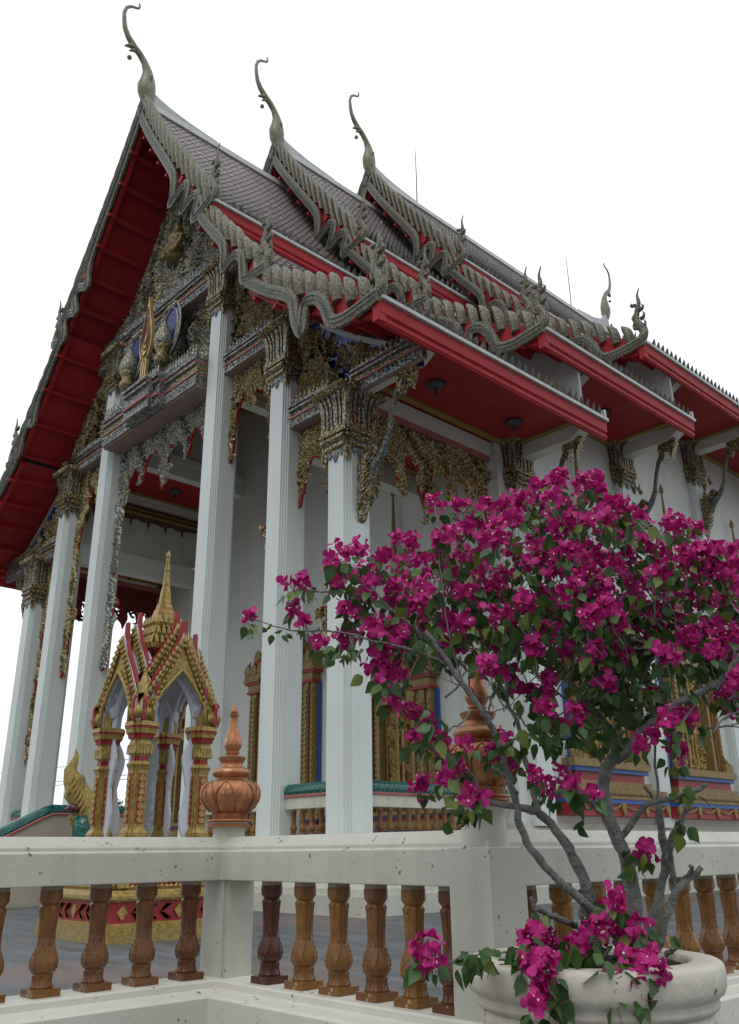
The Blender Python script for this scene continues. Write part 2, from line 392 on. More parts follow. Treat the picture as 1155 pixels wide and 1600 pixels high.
# capital (one mesh, shared)
CAPM = [M['gold'], M['redbits'], M['bluebits'], M['silver'], M['goldk']]
def capital_mb():
    b = MB()
    a = .40
    # drooping leaves
    for r in range(4):
        c_, s_ = cos(r * pi / 2), sin(r * pi / 2)
        f = lambda u, v, d: ((a + d) * c_ - u * s_, (a + d) * s_ + u * c_, v)
        for u0, w, h in ((-.38, .17, .42), (-.2, .15, .24), (0, .2, .36), (.2, .15, .24), (.38, .17, .42)):
            pts = [(u0 + x, .44 - y) for x, y in pointed(w * 1.15, h)]
            b.prism(pts, f, .0, .035, 3 if abs(u0) < .3 else 0)
    b.sq([(.41, .38), (.50, .44), (.50, .50), (.44, .54), (.44, .57), (.54, .64), (.54, .70), (.47, .76), (.455, .78)], SQC, mats=[0, 0, 1, 3, 0, 0, 0, 3, 0])
    # bell with coloured inlays between gilt ribs
    prof = [(.44, .76), (.445, 1.1), (.45, 1.4), (.475, 1.6), (.53, 1.75), (.60, 1.86)]
    seq = [0, 3, 1, 0, 2, 0, 1, 3, 0, 2, 0, 1, 3, 0]; ns = len(seq)
    for r in range(4):
        c_, s_ = cos(r * pi / 2), sin(r * pi / 2)
        for k, mi in enumerate(seq):
            off = .03 if mi in (0, 3) else 0.
            for j in range(len(prof) - 1):
                (r0, z0), (r1, z1) = prof[j], prof[j + 1]
                u0, u1 = -1 + 2 * k / ns, -1 + 2 * (k + 1) / ns
                vs = []
                for rr, z in ((r0, z0), (r1, z1)):
                    for u in (u0, u1):
                        for d in (0., off + .001):
                            x = rr + d; y = u * rr; vs.append((x * c_ - y * s_, x * s_ + y * c_, z))
                b.add(vs, [(1, 3, 7, 5), (0, 1, 5, 4), (2, 6, 7, 3)], mi)
        rr0 = .47; f = lambda u, v, d: ((rr0 + d) * c_ - u * s_, (rr0 + d) * s_ + u * c_, v)
        for k in range(5):
            b.prism([(-.38 + k * .19 + x, .78 + y) for x, y in pointed(.19, .22)], f, 0, .05, 0)
    b.sq([(.60, 1.84), (.64, 1.88), (.64, 1.92), (.68, 1.95), (.68, 2.0)], SQC, m=0)
    for r in range(4):
        c_, s_ = cos(r * pi / 2), sin(r * pi / 2)
        P = lambda u: Vector((.63 * c_ - u * s_, .63 * s_ + u * c_, 1.8)); ou = Vector((c_, s_, 0))
        leafrow(b, P(-.6), P(.6), ou * .45 + Vector((0, 0, 1)), ou, .085, .2, .05, 4)
    return b
CAP = None
def add_capital(parent, x, y, z, sc=None):
    global CAP
    if CAP is None:
        CAP = capital_mb().build('capital', CAPM, parent, loc=(x, y, z)); o = CAP
    else: o = inst(CAP, (x, y, z), parent)
    if sc: o.scale = sc
    return o
COLS = [(8.75, 9.32, 11.1, 1), (6.38, 12.25, 14.0, 1), (3.18, 16.05, 17.3, 1), (-3.45, 16.05, 17.3, -1), (-6.42, 12.25, 14.0, -1), (-8.5, 9.32, 11.1, -1)]
colobj = []
for h, zc, zt, sd in COLS:
    b = MB(); cr = [(XC + h + x, 12.4 + y) for x, y in stair_cross(.40)]
    b.prism([(x, y) for x, y in cr], lambda u, v, d: (u, v, d), FL, zc + 1.9)
    c = b.build('column', M['column'], temple); colobj.append(c)
    add_capital(c, XC + h, 12.4, zc)

# roof underside profile used to bound the facade panels
SEC = [((0.0, 25.95), (5.15, 18.35), .22), ((4.5, 18.6), (7.85, 14.55), .12), ((7.3, 14.6), (11.85, 11.6), .18)]
def roofpt(k, t, off=0., dz=0.):
    (h0, z0), (h1, z1), sag = SEC[k]
    L = hypot(h1 - h0, z1 - z0); nx, nz_ = (z0 - z1) / L, (h1 - h0) / L
    s_ = off - sag * 4 * t * (1 - t)
    return (h0 + (h1 - h0) * t + nx * s_, z0 + (z1 - z0) * t + nz_ * s_ + dz)
def underz(h):
    best = None
    for k in range(3):
        (h0, z0), (h1, z1), sag = SEC[k]
        if h0 <= h <= h1:
            t = (h - h0) / (h1 - h0); z = z0 + (z1 - z0) * t - sag * 4 * t * (1 - t) * 1.3 - .25
            best = z if best is None else min(best, z)
    return best if best is not None else 11.4

# gable panels -------------------------------------------------------------
def gpoly(ha, hb, zb, s):
    """polygon between floor level zb and the roof underside, from half ha to hb"""
    pts = [(s * ha, zb), (s * hb, zb)]
    n = 14; hs = [hb + (ha - hb) * i / n for i in range(n + 1)]
    for h in hs:
        z = underz(h)
        if z > zb: pts.append((s * h, z))
    return pts if s > 0 else pts[::-1]
b = MB(); tri = [(-4.55, 18.4), (4.55, 18.4)] + [roofpt(0, t, -.3) for t in (.97, .8, .6, .4, .2, .06)] + [(-x, z) for x, z in [roofpt(0, t, -.3) for t in (.06, .2, .4, .6, .8, .97)]]
b.prism(tri, FY, -.55, -.4, 0)
inner = [(x * .93, 18.6 + (z - 18.4) * .93) for x, z in tri]
kranok(b, inner, FY, 1900, .42, 1, .5, 2.0, 0, -.4); kranok(b, inner, FY, 420, .36, 2, .6, 1.4, 0, -.38)
ped = b.build('pediment', [M['silver'], M['silverk'], M['goldk']], temple)
b = MB()   # seated figure niche at the centre of the pediment
b.lathe([(.05, 0), (.34, .08), (.40, .25), (.30, .42), (.28, .7), (.34, .85), (.28, 1.05), (.16, 1.12), (.19, 1.3), (.15, 1.5), (.06, 1.6), (.02, 2.0)], (XC - .1, 12.25, 20.2), 14, 0)
for s in (-1, 1):
    b.tube([(XC - .1 + s * .3, 12.2, 21.1), (XC - .1 + s * .62, 12.1, 20.8), (XC - .1 + s * .5, 12.0, 20.4), (XC - .1 + s * .1, 11.95, 20.35)], [.12, .1, .09, .06], 6, 0)
b.build('pediment_figure', M['goldk'], ped, smooth=True)
b = MB(); b.prism([(-.1 + .95 * cos(a) * (1 + .06 * cos(6 * a)), 21.2 + 1.25 * sin(a) * (1 + .05 * cos(6 * a))) for a in [2 * pi * i / 40 for i in range(40)]], FY, -.4, -.33)
b.build('pediment_niche', paint('dark_green_inlay', (.02, .05, .045), None, .3), ped)

def band(xa, xb, zb, sc=1., yf=.0, yb=12.75):
    """moulded entablature band from half xa to xb, bottom zb; yf = how far it stands out"""
    b = MB()
    L = [(0, .22, .02, 3), (.22, .26, .06, 1), (.26, .42, .0, 0), (.42, .47, .08, 2), (.47, .53, .04, 1), (.53, .58, .1, 2)]
    for a0, a1, d, mi in L:
        b.box((XC + xa, 12.15 - yf - d, zb + a0 * sc), (XC + xb, yb, zb + a1 * sc), mi)
    b.box((XC + xa, 12.16 - yf, zb - .015), (XC + xb, yb - .01, zb + .0), 4)
    leafrow(b, (XC + xa, 12.12 - yf, zb + .58 * sc), (XC + xb, 12.12 - yf, zb + .58 * sc), (0, 0, 1), (0, -1, 0), .16, .3 * sc, .05, 3 if abs((xa + xb) / 2) < 5 else 0)
    leafrow(b, (XC + xa, 12.13 - yf, zb + .21 * sc), (XC + xb, 12.13 - yf, zb + .21 * sc), (0, 0, -1), (0, -1, 0), .14, .17 * sc, .05, 3)
    return b.build('entablature', [M['gold'], M['pink'], M['silver'], M['silver'], M['mauve']], temple)
def cheeks(s): return 1 if s > 0 else -1
band(9.15, 11.45, 11.1, 1, 0, 12.3); band(6.78, 8.35, 11.08); band(3.58, 5.98, 14.05); band(6.78, 7.75, 14.05)
band(-8.1, -6.82, 11.08); band(-11.4, -8.9, 11.1, 1, 0, 12.3); band(-6.02, -3.85, 14.05); band(-7.7, -6.82, 14.05)
band(-4.75, 4.75, 17.55, 1.3, .12)
# projecting balcony band over the central bay
band(-3.05, 2.78, 13.9, 1.6, .45)
b = MB()
for a0, a1, d, mi in ((.0, .3, 0, 3), (.3, .38, .08, 1), (.38, .75, .0, 0), (.75, .82, .1, 2), (.82, .92, .05, 1), (.92, 1.0, .14, 2)):
    b.box((XC - 1.05, 11.45 - d, 13.86 + a0), (XC + 1.05, 11.72, 13.86 + a1), mi)
    b.box((XC - .75, 11.25 - d, 13.84 + a0), (XC + .75, 11.5, 13.84 + a1), mi)
leafrow(b, (XC - 1.05, 11.4, 14.86), (XC + 1.05, 11.4, 14.86), (0, 0, 1), (0, -1, 0), .16, .4, .05, 3)
b.build('balcony_front', [M['silver'], M['pink'], M['silver'], M['silver']], temple)
b = MB(); b.box((XC - 3.05, 11.75, 13.84), (XC + 2.78, 12.6, 13.88)); b.build('balcony_soffit', M['mauve'], temple)

# side gable panels: blue or silver ground under gilt scrolls
for s in (1, -1):
    ca = 3.55 if s > 0 else 3.85
    pl = gpoly(ca, 7.5, 14.85, s)
    b = MB(); b.prism(pl, FY, -.6, -.42); kranok(b, pl, FY, 420, .5, 1, .6, 2.2, None, -.42); kranok(b, pl, FY, 420, .5, 2, .7, 2.2, None, -.40)
    p = b.build('gable_panel', [M['silver'], M['silverk'], M['goldk']], temple)
    pl = gpoly(6.8, 11.2, 11.85, s)
    b = MB(); b.prism(pl, FY, -.6, -.42)
    hs_ = [7.75 + i * .35 for i in range(11)]
    b.prism([(s * h, underz(h) - .25) for h in hs_] + [(s * h, underz(h) - .62) for h in hs_[::-1]], FY, -.42, -.36, 0); b.prism([(s * h, underz(h) - .1) for h in hs_] + [(s * h, underz(h) - .26) for h in hs_[::-1]], FY, -.42, -.30, 1)
    ip = [((x - s * 8.6) * .93 + s * 8.6, 11.85 + (z - 11.85) * .66) for x, z in pl]
    kranok(b, ip, FY, 105, .6, 2, .7, 2.6, None, -.42); kranok(b, ip, FY, 30, .4, 3, .7, 2.6, None, -.40); p = b.build('gable_panel', [M['blue'], M['plaster'], M['goldk'], M['silverk']], temple)
# central panel between the tall columns
pl = [(-3.05, 15.0), (2.78, 15.0), (2.78, 17.6), (-3.05, 17.6)]
b = MB(); b.prism(pl, FY, -.6, -.4); kranok(b, pl, FY, 800, .4, 1, .6, 2.4, 0, -.4); kranok(b, pl, FY, 160, .35, 2, .8, 2.4, 0, -.38)
cp = b.build('central_panel', [M['silver'], M['silverk'], M['goldk']], temple)

# emblem: gilt flame leaf on three stems between two parasol discs and vases
def ell(cx, cz, rx, rz, n=28): return [(cx + rx * cos(2 * pi * i / n), cz + rz * sin(2 * pi * i / n)) for i in range(n)]
EX = -.25
b = MB(); fl = [(EX, 15.9), (EX + .22, 16.05), (EX + .36, 16.4), (EX + .40, 16.8), (EX + .30, 17.3), (EX + .16, 17.7), (EX, 18.45), (EX - .16, 17.7), (EX - .30, 17.3), (EX - .40, 16.8), (EX - .36, 16.4), (EX - .22, 16.05)]
b.prism(fl, FY, .38, .5)
for k in (-.14, 0, .14): b.box((XC + EX + k - .035, 11.5, 15.0), (XC + EX + k + .035, 11.6, 16.2))
emb = b.build('flame_emblem', paint('bright_gold_leaf', (.60, .45, .17), (.45, .32, .1), .35, .3, scale=5), temple)
b = MB()
for q in (.75, .5, .28):
    o_ = [((x - EX) * q + EX, (z - 16.9) * q + 16.85) for x, z in fl]
    for i in range(len(o_)): b.tube([FY(*o_[i], .52), FY(*o_[(i + 1) % 12], .52)], .018, 4)
b.build('engraved_line', M['reddark'], emb)
for s, big in ((1, 1.), (-1, 1.)):
    cx = EX + s * 1.12
    b = MB(); b.prism(ell(cx, 16.75, .62, .98), FY, .18, .24); d = b.build('emblem_disc', M['blue'], temple)
    b = MB()
    for rx, rz, w in ((.62, .98, .05), (.46, .76, .035)):
        e_ = ell(cx, 16.75, rx, rz, 30)
        for i in range(30): b.tube([FY(*e_[i], .26), FY(*e_[(i + 1) % 30], .26)], w, 4)
    leafrow(b, FY(cx - .3, 17.5, .3), FY(cx + .3, 17.5, .3), (0, 0, 1), (0, -1, 0), .1, .15, .04)
    b.build('disc_rim', M['silverk'], d)
    b = MB(); b.lathe([(.03, 0), (.22, .05), (.26, .2), (.17, .38), (.22, .5), (.30, .62)], (XC + cx, 11.55, 15.35), 14)
    v = b.build('vase_foot', M['goldk'], d, smooth=True)
    b = MB(); b.lathe([(.28, 0), (.31, .2), (.27, .45), (.17, .7), (.07, .86), (.02, 1.0)], (XC + cx, 11.55, 15.97), 14)
    b.build('vase_body', M['silverk'], d, smooth=True)

# valances under the beams ---------------------------------------------------
def valance(name, pts, yc, k1, k2, mats=None, mf=None, sub=temple, n=300, size=.4, th=.035):
    mf = mf or (lambda u, v, d: (XC + u, yc - d, v))
    b = MB(); b.prism(pts, mf, -th, th, 0, 1); kranok(b, pts, mf, n, size, 2, .5, 2.4, None, th)
    # beaded red edge
    for i in range(len(pts)):
        p, q = pts[i], pts[(i + 1) % len(pts)]
        if max(p[1], q[1]) < max(v for u, v in pts) - .05: b.tube([mf(*p, th), mf(*q, th)], .022, 4, 1)
    return b.build(name, [M[k1], M['red'], M[k2]], sub)
def leg(x, s, ztop, zhead, zend, w=.28):
    """outline going down the leg beside the column: x column face, s direction into the bay"""
    return [(x + s * (w + .55), ztop), (x + s * (w + .25), ztop - .45), (x + s * (w + .1), ztop - 1.0), (x + s * w * .8, ztop - 1.7), (x + s * w * .55, zhead + .3), (x + s * .3, zhead + .05), (x + s * .62, zhead + .12),
            (x + s * .72, zhead - .1), (x + s * .45, zhead - .12), (x + s * .42, zhead - .55), (x + s * .24, zhead - .95), (x + s * .3, zhead - 1.35), (x + s * .12, zhead - 1.6),
            (x + s * .38, zhead - 1.8), (x + s * .2, zhead - 2.1), (x + s * .16, zend + .25), (x + s * .06, zend), (x, zend)]
def shortleg(x, s, ztop, zend):
    return [(x + s * .5, ztop), (x + s * .28, ztop - .35), (x + s * .2, ztop - .9), (x + s * .1, zend + .9), (x + s * .22, zend + .75), (x + s * .16, zend + .35), (x + s * .06, zend), (x, zend)]
def arch(xa, xb, zt, drops):
    """scalloped bottom from xa to xb with pointed pendants: drops = [(x, depth, w)]"""
    pts = [] ; xs = [xa] + [d[0] for d in drops] + [xb]
    for i in range(len(xs) - 1):
        p, q = xs[i], xs[i + 1]; sg = 1 if q > p else -1
        w0 = drops[i - 1][2] if i > 0 else 0; w1 = drops[i][2] if i < len(drops) else 0
        a_, b_ = p + sg * w0, q - sg * w1; rise = min(.5, abs(b_ - a_) * .35)
        for j in range(7):
            t = j / 6; pts.append((a_ + (b_ - a_) * t, zt + rise * sin(pi * t)))
        if i < len(drops):
            x, dp, w = drops[i]
            pts += [(x - sg * w * .7, zt - dp * .25), (x - sg * w * .9, zt - dp * .5), (x - sg * w * .35, zt - dp * .78), (x, zt - dp), (x + sg * w * .35, zt - dp * .78), (x + sg * w * .9, zt - dp * .5), (x + sg * w * .7, zt - dp * .25)]
    return pts
# centre bay
xl, xr = -3.05, 2.78
L_ = leg(xl, 1, 12.85, 8.5, 6.4); R_ = leg(xr, -1, 12.85, 8.5, 6.4)
pts = [(xl, 13.86)] + [(xl, L_[-1][1])] + L_[::-1][1:] + arch(xl + .83, xr - .83, 12.95, [(-1.5, .62, .2), (-.13, 1.3, .3), (1.25, .62, .2)])[1:-1] + R_ + [(xr, 13.86)]
valance('valance', pts, 12.5, 'silver', 'silverk', n=900, size=.38)
# next bays: short inner leg, long outer leg
for s, xi, xo in ((1, 3.58, 5.98), (-1, 3.85, 6.02)):
    a_ = shortleg(s * xi, s, 13.15, 11.3); c_ = leg(s * xo, -s, 13.0, 8.75, 6.6)
    pts = [(s * xi, 14.03), (s * xi, a_[-1][1])] + a_[::-1][1:] + arch(s * (xi + .5), s * (xo - .8), 13.3, [(s * (xi + .85), .55, .16)])[1:-1] + c_ + [(s * xo, 14.03)]
    valance('valance', pts, 12.5, 'gold', 'goldk', n=420, size=.4)
for s, xi, xo in ((1, 6.78, 8.35), (-1, 6.82, 8.1)):
    a_ = shortleg(s * xi, s, 10.2, 9.0); c_ = leg(s * xo, -s, 10.1, 6.15, 4.1, .2)
    pts = [(s * xi, 11.05), (s * xi, a_[-1][1])] + a_[::-1][1:] + [(s * (xi + .75), 10.15)] + c_ + [(s * xo, 11.05)]
    valance('valance', pts, 12.5, 'gold', 'goldk', n=300, size=.36)
# along both flanks of the porch
for s, X in ((1, XC + 8.85), (-1, XC - 8.6)):
    fs = lambda u, v, d, X=X, s=s: (X + s * d, u, v)
    a_ = shortleg(12.8, 1, 10.3, 8.6)
    pts = [(12.8, 11.0), (12.8, a_[-1][1])] + a_[::-1][1:] + arch(13.4, 17.1, 10.1, [(13.95, .75, .16), (14.9, 1.35, .3), (15.9, .8, .18), (16.6, .4, .15)])[1:-1] + [(17.3, 9.2), (17.35, 11.0)]
    o = valance('valance', pts, 0, *(('gold', 'goldk') if s > 0 else ('reddark', 'reddark')), mf=fs, n=600, size=.42)
    fs2 = lambda u, v, d, X=X, s=s: (X - s * d, u, v)
    b = MB(); b.box((X - .12, 12.8, 11.0), (X + .12, 17.4, 11.18), 1); b.box((X - .2, 12.8, 11.18), (X + .2, 17.4, 11.55), 0)
    b.build('eaves_beam', [M['white'], M['pink']], temple)

# porch ceilings, row walls and beams -----------------------------------------
ym, yM = 12.7, 17.5
def border(x0, x1, y0, y1, z, w=.22, m=0):
    b.box((x0, y0, z - .05), (x0 + w, y1, z), m); b.box((x1 - w, y0, z - .05), (x1, y1, z), m); b.box((x0 + w, y0, z - .05), (x1 - w, y0 + w, z), m); b.box((x0 + w, y1 - w, z - .05), (x1 - w, y1, z), m)
for x0, x1, z in ((XC - 3.2, XC + 3, 17.2), (XC - 6.3, XC - 3.4, 13.95), (XC + 3.2, XC + 6.3, 13.95), (XC - 8.6, XC - 6.4, 11.3), (XC + 6.4, XC + 8.6, 11.3)):
    b = MB(); b.box((x0, ym, z), (x1, yM, z + .1)); pc = b.build('porch_ceiling', M['red'], temple)
    b = MB(); border(x0 + .1, x1 - .1, ym + .1, yM - .05, z, .25); b.build('ceiling_border', M['yellow'], pc)
for s, h, zt in ((-1, 3.2, 17.2), (1, 3.0, 17.2)):
    b = MB(); x = XC + s * h; b.box((x - .12, ym, 14.45), (x + .12, yM, zt), 1); b.box((x - .24, ym, 14.2), (x + .24, yM, 14.45), 0); b.box((x - .2, ym, 13.68), (x + .2, yM, 14.2), 0); b.build('porch_beam', [M['white'], M['inwhite']], temple)
for s, h in ((-1, 6.3), (1, 6.2)):
    b = MB(); x = XC + s * h; b.box((x - .12, ym, 11.5), (x + .12, yM, 13.95), 1); b.box((x - .2, ym, 10.75), (x + .2, yM, 11.5), 0); b.box((x - .18, ym, 13.55), (x + .18, yM, 13.93), 0); b.build('porch_beam', [M['white'], M['inwhite']], temple)
for s in (-1, 1):      # painted frieze with hanging leaves inside the aisle
    x = XC + s * 6.3 - s * .16; pts = [(yM, 13.5), (ym, 13.5), (ym, 13.0)]
    y = ym
    while y < yM - .3:
        pts += [(y + .15, 12.88), (y + .3, 12.9), (y + .36, 12.62), (y + .42, 12.9), (y + .6, 12.95)]; y += .75
    pts += [(yM, 13.0)]
    b = MB(); b.prism([p for p in pts], lambda u, v, d, x=x, s=s: (x - s * d, u, v), 0, .04); fz = b.build('aisle_frieze', paint('brown_stencil', (.13, .07, .03), (.06, .03, .015), .6, scale=18), temple)
    b = MB(); b.box((x - s * .08, ym, 13.1), (x - s * .02, yM, 13.2)); b.box((x - s * .08, ym, 13.32), (x - s * .02, yM, 13.36)); b.build('frieze_line', M['brgold'], fz)
# carved red boards hanging along the left flank, seen against the sky
b = MB(); X = XC - 8.62
for i in range(46):
    y = 13 + (i % 16) * .28 + rnd.uniform(-.05, .05); z = 10.75 - (i // 16) * .42 + rnd.uniform(-.05, .05)
    r0 = rnd.uniform(.12, .2); e_ = [(y + r0 * cos(t) * (1 - t / 9), z + r0 * sin(t) * (1 - t / 9)) for t in [k * .8 for k in range(8)]]
    b.tube([(X - .16, p[0], p[1]) for p in e_], .05, 5)
b.build('fretwork', M['reddark'], temple)

# eaves soffits, cross beams, lamps, brackets ----------------------------------
def soffit(s, y0, y1, z, name='eaves_soffit'):
    x0, x1 = XC + s * 9.15, XC + s * 11.62
    b = MB(); b.box((x0 - s * .5, y0, z), (x1, y1, z + .08)); o = b.build(name, M['red'], temple)
    b = MB(); w = .2
    b.box((x0, y0, z - .05), (x0 + s * w, y1, z + .01)); b.box((x0 + s * w, y0, z - .05), (x1 - s * .15, y0 + w, z + .01)); b.box((x0 + s * w, y1 - w, z - .05), (x1 - s * .15, y1, z + .01))
    b.build('soffit_border', M['yellow'], o)
    return o
def crossbeam(s, y, z, w=.42):
    x0, x1 = XC + s * 9.0, XC + s * 11.6
    b = MB(); pts = [(x0, z - .42), (x1 - s * .5, z - .42), (x1 - s * .3, z - .3), (x1, z - .12), (x1, z + .02), (x0, z + .02)]
    b.prism(pts, lambda u, v, d: (u, y + d, v), -w / 2, w / 2); b.build('eaves_crossbeam', M['white'], temple)
TIERS = [(10.5, 18.7, 0.), (16.3, 23.9, 1.78), (21.5, 40.9, 3.6)]
BAY = [(12.2, 18.4, 11.6), (18.4, 23.7, 13.35), (23.7, 29.1, 15.1), (29.1, 34.3, 15.1), (34.3, 39.5, 15.1)]
for s in (1, -1):
    for i, (y0, y1, z) in enumerate(BAY):
        if s < 0 and i > 0: continue
        soffit(s, y0 + .2, y1 - .2 if i < 1 else y1 - .2, z)
    for y, z in ((12.4, 11.6), (18.4, 11.6), (23.9, 13.35), (29.1, 15.1), (34.3, 15.1), (18.75, 13.35), (24.15, 15.1)):
        if s < 0 and y > 19: continue
        crossbeam(s, y, z, .42 if y not in (18.75, 24.15) else .3)
PILY = [18.25, 23.9, 29.1, 34.3]
b = MB(); b.lathe([(.30, 0), (.30, .03), (.24, .08), (.10, .10), (.06, .14), (.055, .36), (.03, .38)], n=20)
# lamp is built hanging downwards
b.V = [(x, y, -z) for x, y, z in b.V]
for k in range(20):
    a = 2 * pi * k / 20; b.tube([(.28 * cos(a), .28 * sin(a), -.03), (.36 * cos(a), .36 * sin(a), -.06), (.33 * cos(a), .33 * sin(a), -.11)], .018, 4)
lamp = b.build('ceiling_lamp', M['iron'], temple, loc=(XC + 10.25, 13.9, 11.58), smooth='auto'); lamp.scale = (.72, .72, .9)
for x, y, z in ((XC + 10.25, 16.9, 11.58), (XC + 10.4, 21.2, 13.33), (XC + 10.4, 26.5, 15.08), (XC + 10.4, 31.7, 15.08), (XC - 4.8, 15.6, 13.93), (XC + 4.8, 15.6, 13.93), (XC - 7.5, 15.4, 11.28), (XC - 10.4, 15.3, 11.58)):
    inst(lamp, (x, y, z), temple)
for i, y in enumerate(PILY):
    zt = (10.0, 11.75, 13.3, 13.3)[i]
    b = MB(); b.box((-13.6, y - .38, 1.55), (-13.3, y + .38, zt + 1.9)); b.box((-13.6, y - .3, 1.55), (-13.25, y + .3, zt + 1.9)); pl = b.build('pilaster', M['column'], temple)
    add_capital(pl, -13.62, y, zt, (1, 1, .86 if i < 2 else .92))
b = MB(); b.box((-31.9, 17.3, 1.55), (-31.2, 18, 11.5)); pl = b.build('pilaster', M['column'], temple); add_capital(pl, -31.4, 17.8, 9.4, (1, 1, .9))
def bracket_mb():
    b = MB()   # local: origin at the wall face, bottom tip
    pts = [(.02, 0), (.12, .25), (.2, .55), (.34, .95), (.50, 1.25), (.80, 1.55), (.98, 1.9), (1.06, 2.3), (1.22, 2.8), (1.55, 3.25)]
    b.tube([(x, 0, z) for x, z in pts[3:]], [.11, .12, .095, .07, .062, .07, .1], 8, 1)
    body = [(0, 0), (.1, .1), (.2, .35), (.18, .5), (.3, .62), (.28, .8), (.44, 1.0), (.48, 1.35), (.7, 1.6), (.55, 1.75), (.3, 1.5), (.2, 1.75), (.12, 1.45), (0, 1.55)]
    b.prism(body, lambda u, v, d: (u, d, v), -.1, .1, 0)
    for k in range(9): b.tube([(.05 + .02 * k, -.12, .3 + .13 * k), (.16 + .03 * k, -.15, .42 + .14 * k), (.30 + .035 * k, -.12, .5 + .15 * k)], [.035, .03, .01], 5, 0)
    for k in range(9): b.tube([(.05 + .02 * k, .12, .3 + .13 * k), (.16 + .03 * k, .15, .42 + .14 * k), (.30 + .035 * k, .12, .5 + .15 * k)], [.035, .03, .01], 5, 0)
    head = [(1.35, 2.85), (1.3, 3.2), (1.42, 3.5), (1.65, 3.62), (1.88, 3.5), (1.92, 3.25), (1.8, 3.0), (1.72, 2.75), (1.66, 3.0), (1.62, 3.2), (1.52, 3.1), (1.5, 2.9), (1.42, 2.7)]
    b.prism(head, lambda u, v, d: (u, d, v), -.11, .11, 0)
    for k in range(10): b.tube([(1.4 + .05 * k, -.13, 3.0 + .05 * sin(k)), (1.42 + .05 * k, -.15, 3.2), (1.45 + .045 * k, -.12, 3.42)], [.02, .03, .02], 4, 0)
    b.tube([(.5, 0, 1.95), (.42, 0, 2.15), (.5, 0, 2.3)], [.07, .05, .01], 5, 0)
    return b
bm0 = bracket_mb().build('eaves_bracket', [M['gold'], mosaic('serpent_scales', [(3, (.20, .19, .12)), (2, (.04, .14, .24)), (2, (.12, .10, .06)), (1.5, (.34, .36, .30))], 26, .3, .4, .5)], temple, loc=(-13.5, 12.4, 7.9))
for y, z in ((18.5, 8.0), (23.9, 9.6), (29.1, 11.4), (34.3, 11.4)): inst(bm0, (-13.5 + (.22), y, z), temple)
o = inst(bm0, (XC - 8.9, 12.4, 7.9), temple, rz=pi)

